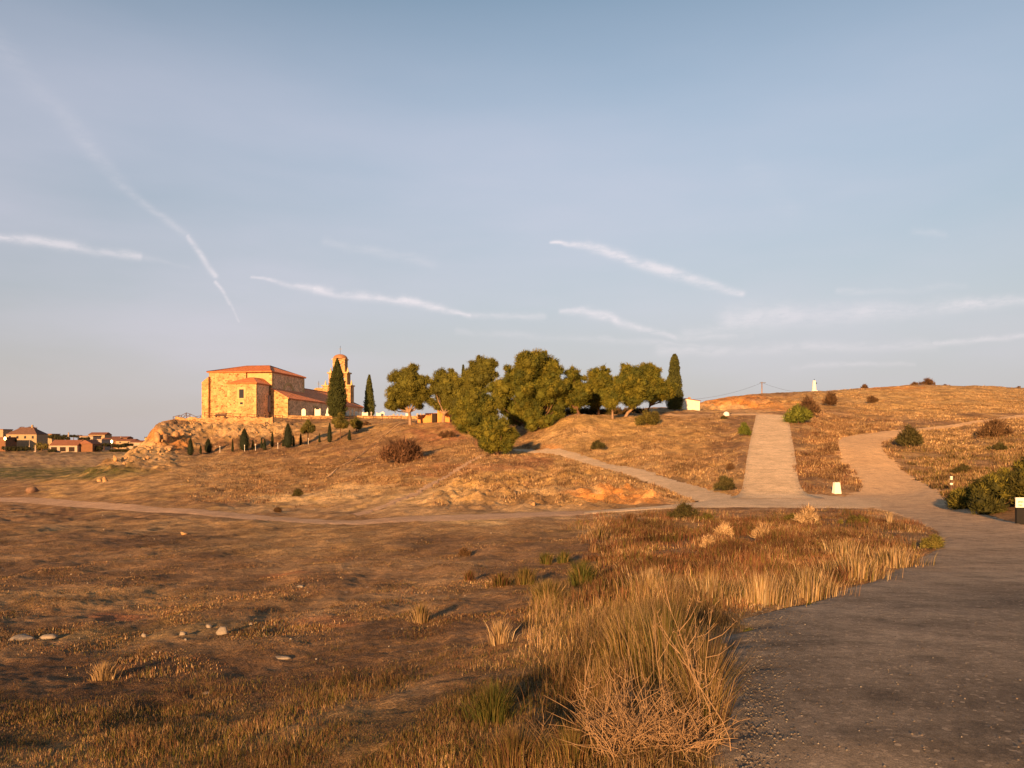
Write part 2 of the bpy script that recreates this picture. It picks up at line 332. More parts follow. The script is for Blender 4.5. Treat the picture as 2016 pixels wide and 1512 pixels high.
def road_mat(name, c, c2, crack=0, patch=.5, dusty=None, joints=0):
    m, nt, b = newmat(name); p = pos(nt)
    k = ramp_(nt, noise(nt, p, .35, 6, .65), [(.35, g3(0)), (.65, g3(1))])
    cc = mixc(nt, 'MIX', k, c, c2)
    if dusty:      # blown soil covers the surface towards the junction
        a_ = N(nt, 'ShaderNodeVectorMath', operation='DOT_PRODUCT'); nt.links.new(p, a_.inputs[0]); a_.inputs[1].default_value = dusty[0]
        q_ = nt.nodes.new('ShaderNodeMath'); q_.operation = 'MULTIPLY_ADD'; nt.links.new(noise(nt, p, .4, 5, .7), q_.inputs[0]); q_.inputs[1].default_value = dusty[3]; nt.links.new(a_.outputs['Value'], q_.inputs[2])
        mr = nt.nodes.new('ShaderNodeMapRange'); nt.links.new(q_.outputs[0], mr.inputs[0]); mr.inputs[1].default_value = dusty[1]; mr.inputs[2].default_value = dusty[2]
        cc = mixc(nt, 'MIX', mr.outputs[0], cc, dusty[4])
    cc = mixc(nt, 'MULTIPLY', 1, cc, ramp_(nt, noise(nt, p, 14, 8, .8), [(.3, g3(.62)), (.7, g3(1.4))]))
    cc = mixc(nt, 'MULTIPLY', 1, cc, ramp_(nt, noise(nt, p, 95, 4, .8), [(.36, g3(.66)), (.5, g3(1)), (.64, g3(1.38))]))
    cc = mixc(nt, 'MULTIPLY', patch, cc, ramp_(nt, noise(nt, p, 1.7, 6, .7), [(.3, g3(.55)), (.5, g3(1)), (.7, g3(1.35))]))
    v = nt.nodes.new('ShaderNodeTexVoronoi'); v.inputs['Scale'].default_value = 38; nt.links.new(p, v.inputs['Vector'])
    cc = mixc(nt, 'MIX', ramp_(nt, v.outputs['Color'], [(.80, g3(0)), (.93, g3(.5))]), cc, tuple(min(1, x*2.0) for x in c2))
    if crack:
        w = nt.nodes.new('ShaderNodeTexVoronoi'); w.feature = 'DISTANCE_TO_EDGE'; w.inputs['Scale'].default_value = .32
        wp = nt.nodes.new('ShaderNodeVectorMath'); wp.operation = 'MULTIPLY_ADD'; nz = nt.nodes.new('ShaderNodeTexNoise'); nz.inputs['Scale'].default_value = 1.2; nt.links.new(p, nz.inputs['Vector'])
        nt.links.new(nz.outputs['Color'], wp.inputs[0]); wp.inputs[1].default_value = (1.4, 1.4, 1.4); nt.links.new(p, wp.inputs[2]); nt.links.new(wp.outputs[0], w.inputs['Vector'])
        cc = mixc(nt, 'MULTIPLY', crack, cc, ramp_(nt, w.outputs[0], [(.0, g3(.35)), (.012, g3(1))]))
    if joints:
        sy = nt.nodes.new('ShaderNodeSeparateXYZ'); nt.links.new(p, sy.inputs[0]); md = nt.nodes.new('ShaderNodeMath'); md.operation = 'PINGPONG'; nt.links.new(sy.outputs[1], md.inputs[0]); md.inputs[1].default_value = joints/2
        cc = mixc(nt, 'MULTIPLY', .6, cc, ramp_(nt, md.outputs[0], [(.0, g3(.35)), (.12, g3(1))]))
    nt.links.new(cc, b.inputs['Base Color'])
    bump(nt, b, noise(nt, p, 60, 6, .8), .8, .02); return m
def stone_mat(name, base, mort, dark, sc=1.6, contrast=1.0):
    m, nt, b = newmat(name); p = obj_(nt)
    mp = nt.nodes.new('ShaderNodeMapping'); mp.inputs['Scale'].default_value = (1, 1, 1.5); nt.links.new(p, mp.inputs[0])
    v = nt.nodes.new('ShaderNodeTexVoronoi'); v.inputs['Scale'].default_value = sc; nt.links.new(mp.outputs[0], v.inputs['Vector'])
    e = nt.nodes.new('ShaderNodeTexVoronoi'); e.feature = 'DISTANCE_TO_EDGE'; e.inputs['Scale'].default_value = sc; nt.links.new(mp.outputs[0], e.inputs['Vector'])
    c = ramp_(nt, v.outputs['Color'], [(.15, dark), (.4, base), (.85, tuple(min(1, x*1.35) for x in base))])
    c = mixc(nt, 'MIX', ramp_(nt, e.outputs[0], [(.03, g3(.85)), (.12, g3(0))]), c, mort)
    c = mixc(nt, 'MULTIPLY', contrast, c, ramp_(nt, noise(nt, p, .6, 6, .7), [(.3, g3(.62)), (.7, g3(1.3))]))
    c = mixc(nt, 'MULTIPLY', 1, c, ramp_(nt, noise(nt, p, 3.2, 4, .7), [(.3, g3(.75)), (.7, g3(1.2))]))
    nt.links.new(c, b.inputs['Base Color']); bump(nt, b, e.outputs[0], .8, .12); return m
def tile_mat(name, c, d):
    m, nt, b = newmat(name); p = obj_(nt)
    w = nt.nodes.new('ShaderNodeTexWave'); w.bands_direction = d; w.inputs['Scale'].default_value = 1.1; w.inputs['Distortion'].default_value = .6; nt.links.new(p, w.inputs[0])
    cc = mixc(nt, 'MULTIPLY', 1, c, ramp_(nt, noise(nt, p, 1.2, 8, .75), [(.3, g3(.62)), (.7, g3(1.35))]))
    cc = mixc(nt, 'MULTIPLY', .8, cc, ramp_(nt, w.outputs[1], [(.1, g3(.6)), (.6, g3(1.15))]))
    nt.links.new(cc, b.inputs['Base Color']); bump(nt, b, w.outputs[1], .7, .1); return m

M = {}
M['ground'] = ground_mat()
DUST = (.47, .30, .165)
M['asphalt'] = road_mat('worn_asphalt', (.15, .116, .082), (.30, .23, .16), crack=0.2, patch=1, dusty=((0, 1, 0), 14, 46, 9, DUST))
M['concrete'] = road_mat('worn_concrete', (.54, .37, .21), (.70, .485, .28), crack=.35, patch=.6, joints=6)
M['concrete2'] = road_mat('grey_concrete', (.46, .32, .19), (.60, .42, .25), crack=.0, patch=.5, dusty=((1, 0, 0), 19, 28, 5, DUST))
M['dirt'] = road_mat('pale_dirt', (.54, .32, .15), (.68, .41, .19), patch=.6, dusty=((0, -1, 0), -60, -44, 9, DUST))
M['dirt2'] = road_mat('trodden_dirt', (.40, .24, .13), (.52, .32, .18), patch=.7)
M['grass'] = attr_mat('dry_grass', .25, 2.0, .9)
M['foliage'] = attr_mat('foliage', .2, 1.2, .75)
M['bark'] = simple('pine_bark', (.13, .07, .04), .35, 4, .95, .6, 12)
M['bark_pale'] = simple('pale_bark', (.27, .17, .10), .3, 4, .95, .6, 12)
M['twig'] = simple('reddish_twig', (.17, .09, .05), .3, 6)
M['stem'] = simple('dry_stem', (.30, .185, .095), .25, 9, .8)
M['stone'] = stone_mat('church_stone', (.43, .23, .085), (.50, .32, .15), (.26, .12, .045), 2.1)
M['stone_pale'] = stone_mat('pale_ashlar', (.50, .32, .13), (.50, .32, .14), (.38, .22, .08), 1.1, .6)
M['stone_south'] = stone_mat('stone_lightened_south', (.76, .44, .22), (.76, .48, .26), (.50, .27, .12), 2.3)  # church stone, colour lightened to make up for missing sun on south walls
M['plaster_cream'] = simple('cream_plaster', (.50, .33, .14), .14, 1.5, .9, .2, 12)
M['tile_x'] = tile_mat('roof_tile', (.62, .20, .07), 'X')
M['tile_y'] = tile_mat('roof_tile_side', (.74, .27, .12), 'Y')
M['cap_brown'] = simple('brown_cap', (.34, .16, .075), .3, 2)
M['rubble'] = stone_mat('rubble_wall', (.42, .25, .11), (.28, .16, .075), (.24, .12, .05), 2.8)
M['dark'] = simple('dark_opening', (.03, .02, .015), .2, 3)
M['wood'] = simple('weathered_wood', (.12, .07, .045), .3, 5, .85, .3, 30)
M['metal'] = simple('grey_metal', (.12, .11, .10), .2, 5, .5, metal=.5)
M['white'] = simple('white_paint', (.80, .72, .60), .07, 4, .7)
M['white_stone'] = simple('white_marble', (.80, .70, .54), .12, 3, .7)
M['grey_stone'] = simple('grey_granite', (.32, .27, .22), .25, 5, .8)
M['black'] = simple('black_paint', (.02, .018, .016), .1, 5, .7)
M['rock'] = simple('tan_rock', (.36, .21, .095), .45, 1.6, .95, 1, 5)
M['rock_dark'] = simple('brown_rock', (.20, .115, .07), .35, 2, .95, .9, 5)
M['rock_pale'] = simple('pale_rock', (.24, .195, .145), .35, 3, .9, .6, 10)
M['rock_red'] = simple('reddish_rock', (.40, .20, .11), .3, 2, .9, .8, 6)
M['wall_white'] = simple('white_wall', (.37, .27, .19), .1, .8, .9)
M['wall_cream'] = simple('cream_wall', (.33, .23, .13), .12, .8, .9)
M['wall_orange'] = simple('orange_wall', (.19, .09, .045), .14, .8, .9)
M['wall_yellow'] = simple('yellow_wall', (.52, .34, .11), .12, .8, .9)
M['wall_grey'] = simple('grey_wall', (.30, .25, .21), .12, .8, .9)
M['roof_red'] = simple('red_roof', (.20, .085, .05), .25, 1.2, .9)
M['roof_brown'] = simple('brown_roof', (.15, .08, .055), .25, 1.2, .9)
M['hut'] = simple('orange_adobe', (.62, .24, .07), .2, 1.5, .9, .4, 8)
M['glass'] = simple('dark_glass', (.03, .03, .035), .1, 3, .2)
def emis(name, c, s):
    m, nt, b = newmat(name); b.inputs['Emission Color'].default_value = (*c, 1); b.inputs['Emission Strength'].default_value = s; return m
M['lamp_on'] = emis('lit_lamp', (1, .78, .3), 2.5)

# ------------------------------------------------------------------ ground colours (soil kinds, and painted foreground shade)
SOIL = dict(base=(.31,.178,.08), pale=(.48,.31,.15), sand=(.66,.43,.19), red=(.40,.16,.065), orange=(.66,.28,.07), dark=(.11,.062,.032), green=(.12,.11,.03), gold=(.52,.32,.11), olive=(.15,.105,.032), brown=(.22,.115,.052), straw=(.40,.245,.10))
BLOBS = [ # u, v, ru, rv, soil, strength   (patches of differing soil and cover; wide dark foreground ones are painted shade)
 (1050,950,460,60,'gold',.45),(450,935,330,45,'straw',.6),(1250,870,220,60,'gold',.5),(700,880,260,60,'straw',.5),(600,1040,900,20,'straw',.5),(1000,1014,360,11,'pale',.75),(760,975,240,18,'sand',.7),(1330,985,110,9,'pale',.6),
 (150,1400,600,160,'dark',.55),(700,1400,300,150,'dark',.55),  # shade over the near field, painted in as darker ground
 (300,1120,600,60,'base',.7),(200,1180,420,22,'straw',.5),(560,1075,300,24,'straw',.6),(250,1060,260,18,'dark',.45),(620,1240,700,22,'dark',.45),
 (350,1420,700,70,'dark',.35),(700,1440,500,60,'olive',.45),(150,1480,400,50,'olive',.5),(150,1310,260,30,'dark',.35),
 (250,1215,70,9,'red',.9),(650,1222,80,14,'red',.9),(560,1130,60,6,'red',.6),(250,1250,260,16,'olive',.6),(430,1235,120,14,'olive',.6),
 (120,1005,200,8,'brown',.5),(240,960,220,30,'straw',.6),(340,1000,160,9,'straw',.5),
 (660,982,200,13,'sand',.95),(830,985,130,15,'sand',1),(830,985,70,9,'sand',1),(700,960,90,7,'sand',.8),(930,1029,95,10,'sand',1),(930,1029,60,7,'sand',1),(850,1002,300,7,'pale',.7),(700,1000,300,14,'pale',.6),(600,1040,200,16,'straw',.6),
 (1060,975,70,10,'sand',.9),(1150,972,70,10,'pale',.8),(1210,980,110,12,'orange',.85),(1180,975,14,8,'sand',.9),
 (950,955,160,20,'gold',.55),(1110,935,150,18,'gold',.7),(870,925,90,18,'red',.55),(900,905,60,10,'pale',.5),(1060,905,60,10,'red',.7),(1000,920,90,12,'red',.6),
 (860,850,90,24,'red',.7),(830,840,60,8,'gold',.5),(790,890,100,25,'brown',.6),(640,900,160,40,'brown',.6),(500,880,160,22,'brown',.7),(480,920,180,18,'straw',.6),
 (470,845,110,18,'sand',.75),(360,855,60,22,'pale',.7),(325,865,30,30,'orange',.75),(320,845,18,12,'pale',.8),(270,895,70,22,'sand',.7),(700,838,80,8,'gold',.5),
 (1160,830,130,14,'gold',.9),(1250,870,170,50,'gold',.6),(1110,870,60,30,'sand',.5),(1100,885,50,14,'orange',.6),(1230,920,120,12,'pale',.4),(1380,900,120,40,'brown',.4),(1430,860,60,40,'brown',.5),
 (1385,797,60,14,'sand',.9),(1450,793,90,18,'orange',.95),(1420,800,50,10,'sand',.9),(1540,800,70,12,'orange',.9),(1530,785,60,8,'red',.5),(1480,810,80,6,'pale',.6),
 (1640,860,90,40,'gold',.4),(1620,920,60,40,'brown',.5),(1800,790,300,30,'gold',.9),(1900,770,200,14,'gold',.6),(1740,762,60,6,'orange',.7),(1880,880,160,30,'olive',.35),(1820,920,80,20,'straw',.5),(1650,800,60,20,'brown',.4),
 (1500,1075,420,45,'dark',.6),(1350,1100,200,16,'dark',.5),(1250,1200,260,40,'straw',.4),(1230,1350,220,100,'olive',.6),
 (1300,1040,200,18,'straw',.5),(1150,1060,200,20,'straw',.5),(1000,1130,200,20,'dark',.3),
 (60,930,260,16,'green',.95),(120,905,300,8,'pale',.6),(100,919,300,2.5,'pale',.5),(100,893,300,4,'olive',.6),
]
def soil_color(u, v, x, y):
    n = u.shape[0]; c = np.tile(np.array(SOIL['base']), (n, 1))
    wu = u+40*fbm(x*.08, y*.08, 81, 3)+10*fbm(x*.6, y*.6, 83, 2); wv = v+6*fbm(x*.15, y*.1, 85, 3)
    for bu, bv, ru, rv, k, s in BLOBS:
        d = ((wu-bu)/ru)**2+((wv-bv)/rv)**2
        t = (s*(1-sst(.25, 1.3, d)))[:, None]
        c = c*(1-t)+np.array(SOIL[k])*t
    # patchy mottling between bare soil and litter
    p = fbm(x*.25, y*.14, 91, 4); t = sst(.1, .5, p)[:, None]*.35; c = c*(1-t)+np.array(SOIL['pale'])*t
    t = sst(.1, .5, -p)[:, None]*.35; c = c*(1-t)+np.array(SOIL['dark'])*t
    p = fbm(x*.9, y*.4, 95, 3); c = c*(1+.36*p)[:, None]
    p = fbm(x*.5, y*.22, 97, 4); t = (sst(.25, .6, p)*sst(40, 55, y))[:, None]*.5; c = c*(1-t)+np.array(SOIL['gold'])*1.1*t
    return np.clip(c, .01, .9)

# ------------------------------------------------------------------ ground mesh (one sheet, polar layout, whole circle)
a0 = np.linspace(-R(36), R(36), 620); aL = np.linspace(-math.pi, -R(36), 60)[:-1]; aR = np.linspace(R(36), math.pi, 60)[1:-1]
AZ = np.concatenate([aL, a0, aR]); NA = len(AZ)
RR = np.concatenate([np.exp(np.linspace(math.log(.35), math.log(2.6), 24))[:-1], np.exp(np.linspace(math.log(2.6), math.log(240), 700))[:-1], np.exp(np.linspace(math.log(240), math.log(5000), 90))])
A, Rr_ = np.meshgrid(AZ, RR); X = (Rr_*np.sin(A)).ravel(); Yg = (Rr_*np.cos(A)).ravel()
rd = road_dist(X, Yg)
Z = zbase(X, Yg)+relief(X, Yg, rd)-.14*(1-sst(-.45, -.10, rd))*(np.hypot(X, Yg) < 140)
Zb = zbase(X, Yg)
Ysafe = np.maximum(Yg, .8); U = CU+F*X/Ysafe; Vv = HOR-F*(Zb-EYE)/Ysafe
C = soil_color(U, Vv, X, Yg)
V = np.stack([X, Yg, Z], 1); nr = len(RR)
V = np.vstack([V, [[0, 0, float(Z[:NA].mean())]]]); C = np.vstack([C, C[:1]])
i, j = np.meshgrid(np.arange(nr-1), np.arange(NA), indexing='ij'); j2 = (j+1) % NA
Fq = np.stack([i*NA+j, i*NA+j2, (i+1)*NA+j2, (i+1)*NA+j], -1).reshape(-1, 4)[:, ::-1]
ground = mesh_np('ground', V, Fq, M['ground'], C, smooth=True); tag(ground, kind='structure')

# ------------------------------------------------------------------ road sheets
def ribbon(name, mat, lift=.03, nc=14, jitter=.12, res=6, thick=0, lin=None):
    L, Rt = ROADS[name]
    t0 = np.linspace(0, len(L)-1, (len(L)-1)*res+1); k = np.arange(len(L))
    Ls = np.stack([np.interp(t0, k, L[:, a]) for a in (0, 1)], 1); Rs = np.stack([np.interp(t0, k, Rt[:, a]) for a in (0, 1)], 1)
    dirn = (Rs-Ls)/np.linalg.norm(Rs-Ls, axis=1)[:, None]
    s = np.concatenate([[0], np.cumsum(np.hypot(*np.diff((Ls+Rs)/2, axis=0).T))])
    Ls = Ls+dirn*(jitter*fbm(s*1.3, s*0+3.3, 5, 4))[:, None]; Rs = Rs-dirn*(jitter*fbm(s*1.3, s*0+7.7, 8, 4))[:, None]
    f = np.linspace(0, 1, nc); P_ = Ls[:, None]*(1-f)[None, :, None]+Rs[:, None]*f[None, :, None]
    x = P_[..., 0].ravel(); y = P_[..., 1].ravel(); z = zbase(x, y)+lift
    n = len(Ls)
    z = z.reshape(n, nc); z[:, 0] -= lift*1.0+.01; z[:, -1] -= lift*1.0+.01
    if thick: z[:, 0] -= thick; z[:, -1] -= thick; 
    if thick:  # steep side faces: pull the second row right next to the edge
        P_[:, 1] = P_[:, 0]+dirn*.04; P_[:, -2] = P_[:, -1]-dirn*.04; x = P_[..., 0].ravel(); y = P_[..., 1].ravel()
        zz = zbase(x, y).reshape(n, nc)+lift; zz[:, 0] -= thick; zz[:, -1] -= thick; z = zz
    V = np.stack([x, y, z.ravel()], 1); a, b = np.meshgrid(np.arange(n-1), np.arange(nc-1), indexing='ij')
    Fq = np.stack([a*nc+b, a*nc+b+1, (a+1)*nc+b+1, (a+1)*nc+b], -1).reshape(-1, 4)
    o = mesh_np(name, V, Fq, mat, smooth=not thick); tag(o, kind='structure'); return o
ribbon('asphalt_road', M['asphalt'], .040, 30, .22, 6)
ribbon('dirt_track', M['dirt'], .036, 16, .5, 4)
ribbon('concrete_road', M['concrete2'], .050, 14, .25, 4)
ribbon('dirt_path', M['dirt2'], .030, 10, .6, 4)
ribbon('concrete_ramp', M['concrete'], .065, 14, .05, 6, thick=.2)
ribbon('hill_track', M['dirt'], .05, 10, .4, 4)
ribbon('side_track', M['concrete2'], .04, 8, .7, 4)
ribbon('dirt_trail', M['dirt2'], .035, 6, .8, 4)
ribbon('foot_trail', M['dirt'], .085, 7, .3, 10)

# ------------------------------------------------------------------ grass and low cover
PAL = dict(tan=(.29,.19,.10), gold=(.35,.225,.095), pale=(.42,.31,.17), rust=(.10,.043,.02), olive=(.085,.07,.015), brown=(.14,.075,.036), green=(.05,.06,.012), ochre=(.19,.12,.043))
def pick(weights, n):
    ks = list(weights); w = np.array([weights[k] for k in ks], float); w /= w.sum()
    base = np.array([PAL[k] for k in ks])[RNG.choice(len(ks), n, p=w)]
    return base*RNG.uniform(.7, 1.3, (n, 1))
def blades(name, x, y, h, w, c, lean=.35, two=True, z=None, parent=None):
    n = len(x)
    if z is None: z = zfull(x, y)-.01
    a = RNG.uniform(0, 2*np.pi, n); b = RNG.uniform(0, 2*np.pi, n); l = np.abs(RNG.normal(0, lean, n))
    sx = np.cos(a)*w/2; sy = np.sin(a)*w/2; lx = np.cos(b)*l*h; ly = np.sin(b)*l*h
    o = np.zeros(n)
    if two:
        P_ = [(x-sx, y-sy, z), (x+sx, y+sy, z), (x+lx*.35+sx*.7, y+ly*.35+sy*.7, z+h*.55), (x+lx*.35-sx*.7, y+ly*.35-sy*.7, z+h*.55), (x+lx, y+ly, z+h*np.sqrt(np.clip(1-l*l*.5, .2, 1)))]
        V = np.stack([np.stack(p, 1) for p in P_], 1).reshape(-1, 3); k = np.arange(n)[:, None]*5
        Fc = np.concatenate([k+np.array([[0, 1, 2]]), k+np.array([[0, 2, 3]]), k+np.array([[3, 2, 4]])]); cc = np.repeat(c, 5, 0)
    else:
        P_ = [(x-sx, y-sy, z), (x+sx, y+sy, z), (x+lx, y+ly, z+h)]
        V = np.stack([np.stack(p, 1) for p in P_], 1).reshape(-1, 3); k = np.arange(n)[:, None]*3
        Fc = k+np.array([[0, 1, 2]]); cc = np.repeat(c, 3, 0)
    return mesh_np(name, V, Fc, M['grass'], cc, parent=parent)
def clumped(n, usamp, ysamp, patch, seed, thr=0.0, spread=.12, per=10):
    """tuft centres drawn over a range of directions and distances, thinned by noise, blades spread round them"""
    m = n//per
    u = RNG.uniform(*usamp, m*3); Y = np.exp(RNG.uniform(math.log(ysamp[0]), math.log(ysamp[1]), m*3))
    x = (u-CU)/F*Y; p = fbm(x*patch, Y*patch*.8, seed, 3)
    wu = usamp[1]-usamp[0]; ly = math.log(ysamp[1]/ysamp[0]); q = .5*fbm(x*.3, Y*.3, seed+5, 3)
    eu = np.minimum((u-usamp[0]) if usamp[0] > 0 else 1e9, (usamp[1]-u) if usamp[1] < 2016 else 1e9)/min(220, wu*.3)
    ey = np.minimum(np.log(Y/ysamp[0]) if ysamp[0] > 4.5 else 1e9, np.log(ysamp[1]/Y))/min(.3, ly*.3)
    edge = np.clip(np.minimum(eu, ey), 0, 1)
    keep = (p+RNG.uniform(-.3, .3, m*3) > thr) & (RNG.uniform(0, 1, m*3) < edge+q*(edge < 1))
    x, Y = x[keep][:m], Y[keep][:m]
    x = np.repeat(x, per)+RNG.normal(0, spread, len(x)*per); Y = np.repeat(Y, per)+RNG.normal(0, spread, len(Y)*per)
    return x, Y
def keep_off(x, y, mrg=.03):
    k = (road_dist(x, y) > mrg) & (road_dist(x, y, ['side_track', 'foot_trail', 'dirt_trail']) > max(mrg, -.05)); return x[k], y[k]
stuff = []
def uof(x, y): return CU+F*x/np.maximum(y, .5)
def cover(name, n, ur, yr, h, w, pal, patch=.4, thr=0., spread=.12, per=10, seed=1, two=True, lean=.35, mrg=.03, cond=None, lab='', ysm=True):
    x, y = clumped(n, ur, yr, patch, seed, thr, spread, per); x, y = keep_off(x, y, mrg)
    if cond is not None:
        k = cond(x, y); x, y = x[k], y[k]
    # bare sandy or clay patches carry little grass
    uu = uof(x, y); vv = HOR-F*(zbase(x, y)-EYE)/np.maximum(y, .5); bare = np.zeros(len(x), bool)
    for bu, bv, ru, rv, k_, s_ in BLOBS:
        if k_ in ('sand', 'red', 'orange') and s_ > .55: bare |= ((uu-bu)/ru)**2+((vv-bv)/rv)**2 < .8+.4*perlin(x*.8, y*.8, 4)
    k = ~bare | (RNG.uniform(0, 1, len(x)) < .12); x, y = x[k], y[k]
    m = len(x); hh = RNG.uniform(h[0], h[1], m)*(.30+1.15*np.clip(fbm(x*.8, y*.8, 5, 3)*.9+.5, 0, 1.2)); hh = np.clip(hh, h[0]*.5, h[1]*1.5)
    if mrg < -.05 and ysm: hh *= .30+.70*sst(-.1, .9, road_dist(x, y, ['asphalt_road']))
    ww = RNG.uniform(w[0], w[1], m)*(1 if two else 1)
    # colour drifts between tufts
    c = pick(pal, max(1, m//per+1)); c = np.repeat(c, per, 0)[:m]*RNG.uniform(.75, 1.25, (m, 1)) if per > 1 else pick(pal, m)
    c = c*(.62+.75*np.clip(fbm(x*.45, y*.45, 77, 3)+.5, 0, 1.1))[:, None]
    o = blades(name, x, y, hh, ww, c, lean, two); tag(o, lab or None, 'grass', kind='stuff'); return o
def uof(x, y): return CU+F*x/np.maximum(y, .5)
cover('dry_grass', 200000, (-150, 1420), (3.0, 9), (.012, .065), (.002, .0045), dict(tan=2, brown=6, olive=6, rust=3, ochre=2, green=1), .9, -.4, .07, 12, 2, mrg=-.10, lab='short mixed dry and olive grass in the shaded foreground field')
cover('dry_grass', 170000, (-150, 1350), (7.5, 42), (.01, .045), (.005, .013), dict(tan=2.2, brown=6, pale=.2, rust=3, ochre=2, olive=2), .5, -.08, .16, 12, 3, mrg=-.10, lab='sparse short dry grass over the bare basin field')
verge = lambda x, y: (road_dist(x, y, ['asphalt_road']) < (.25+1.2*sst(0, .8, fbm(x*.5, y*.5, 8, 2)+.4)+.07*y)) & (uof(x, y) < 1900)
cover('roadside_grass', 85000, (1000, 1900), (3.4, 42), (.04, .19), (.002, .005), dict(gold=1.5, tan=4.5, pale=2, ochre=4, olive=3, brown=1.5), .8, -.25, .10, 10, 5, cond=verge, mrg=-.10, lab='tall straw coloured grass along the left edge of the asphalt road')
scrub = lambda x, y: (uof(x, y) > 1150+90*fbm(x*.3, y*.3, 4, 2)) & (uof(x, y) < 1860)
cover('low_scrub', 120000, (1060, 1870), (9.0, 39), (.04, .22), (.008, .018), dict(rust=6, brown=6, tan=1.8, ochre=1.2, pale=.4, olive=2.2, gold=.4), .35, -.1, .20, 12, 6, cond=scrub, mrg=-.10, lab='rusty brown scrub and dry weeds between the basin and the asphalt road')
cover('dark_scrub', 70000, (1100, 1830), (9.5, 38), (.10, .30), (.010, .022), dict(rust=5, brown=2, olive=2), .55, .22, .16, 14, 16, cond=scrub, mrg=.1, lab='dark rust coloured clumps of low scrub between the basin and the asphalt road')
cover('pale_grass', 40000, (1040, 1460), (3.8, 14), (.06, .26), (.0025, .005), dict(tan=3, gold=1, ochre=4, olive=4.5, brown=4, rust=2), .9, -.1, .10, 10, 7, mrg=-.10, lab='knee high ochre grass beside the road in the foreground')
cover('slope_grass', 110000, (860, 1470), (47, 108), (.06, .24), (.025, .055), dict(gold=3, tan=4, pale=1, rust=3, brown=4), .3, -.1, .3, 6, 8, two=False, mrg=-.30, lab='golden dry grass on the slope left of the concrete ramp')
cover('slope_grass', 90000, (340, 1010), (56, 142), (.05, .20), (.03, .07), dict(tan=3, brown=4, rust=3, gold=1.4), .3, -.1, .35, 6, 9, two=False, mrg=-.30, lab='brown dry grass on the slope below the church')
cover('slope_grass', 50000, (1560, 1770), (50, 130), (.08, .32), (.025, .06), dict(gold=1.2, tan=2.2, rust=4, brown=4), .3, -.15, .3, 6, 10, two=False, mrg=-.30, lab='rust brown grass right of the concrete ramp')
cover('slope_grass', 80000, (1600, 2060), (60, 200), (.06, .24), (.04, .10), dict(gold=4, tan=3, pale=.6, rust=1.5, brown=2.5), .12, 0, .6, 6, 11, two=False, mrg=-.30, lab='golden grass over the hill above the dirt track')
cover('slope_grass', 60000, (1740, 2080), (36, 95), (.08, .32), (.025, .06), dict(gold=1, tan=2.5, olive=3, brown=4, ochre=2, rust=1.5), .3, -.1, .3, 6, 12, two=False, mrg=-.30, lab='ochre and olive grass on the bank right of the dirt track')

# ------------------------------------------------------------------ foliage
def rand_dirs(n):
    d = RNG.normal(size=(n, 3)); return d/np.linalg.norm(d, axis=1)[:, None]
def leaf_tris(c, d, size, wid, out=.7, up=.25, jit=1.0):
    n = len(c); b = d*out+rand_dirs(n)*jit; b[:, 2] += up; b /= np.linalg.norm(b, axis=1)[:, None]
    a = np.cross(b, rand_dirs(n)*.7+d*.0+np.array([0, 0, .2])); a /= np.linalg.norm(a, axis=1)[:, None]+1e-9
    s = size[:, None]; w = wid[:, None]
    V = np.stack([c-a*w, c+a*w, c+b*s], 1).reshape(-1, 3); Fc = (np.arange(n)[:, None]*3+np.array([[0, 1, 2]])); return V, Fc
_ico = None
def ico():
    global _ico
    if _ico is None:
        import bmesh
        bm = bmesh.new(); bmesh.ops.create_icosphere(bm, subdivisions=2, radius=1)
        _ico = (np.array([v.co[:] for v in bm.verts]), np.array([[v.index for v in f.verts] for f in bm.faces])); bm.free()
    return _ico
def puff_crown(name, lobes, dens, leaf, cols, parent, sub=7, subr=.5, core=.78, up=.25, jag=.12):
    """lobes: (x,y,z,r) relative to the tree base. Each lobe carries sub-clumps, each clump a shell of needle tufts"""
    Vs, Fs, Cs = [], [], []; off = 0
    iv, if_ = ico()
    cols = np.array(cols)
    for (x, y, z, r) in lobes:
        cen = np.array([x, y, z]); ds = rand_dirs(sub); ds[:, 2] = ds[:, 2]*.8+.12
        subs = [(cen, r*.72)]+[(cen+d*r*.62, r*subr*random.uniform(.75, 1.2)) for d in ds]
        for (c, rr) in subs:
            tint = cols[random.randrange(len(cols))]*random.uniform(.8, 1.25)
            v = c+iv*rr*core*(1+jag*RNG.normal(size=(len(iv), 1))); Vs.append(v); Fs.append(if_+off); off += len(v)
            Cs.append(np.tile(tint*.8, (len(v), 1)))
            n = int(dens*rr*rr)+20; d = rand_dirs(n); p = c+d*rr*RNG.uniform(.72, 1.08, (n, 1))
            V, Fc = leaf_tris(p, d, leaf*1.25*RNG.uniform(.6, 1.5, n)*np.where(RNG.uniform(0, 1, n) < .12, 1.8, 1), leaf*.19*RNG.uniform(.7, 1.3, n), .75, up, .8)
            Vs.append(V); Fs.append(Fc+off); off += len(V)
            cc = tint*RNG.uniform(.65, 1.4, (n, 1)); Cs.append(np.repeat(cc, 3, 0))
    return mesh_np(name, np.vstack(Vs), np.vstack(Fs), M['foliage'], np.vstack(Cs), parent=parent)
PINE = [(.092,.090,.012),(.115,.103,.013),(.066,.070,.011),(.14,.118,.014)]
PINED = [(.10,.092,.014),(.12,.105,.015),(.085,.08,.014)]
CYP = [(.045,.052,.014),(.06,.062,.015),(.04,.045,.012)]
GRP_P = 'pines of the grove beside the church'
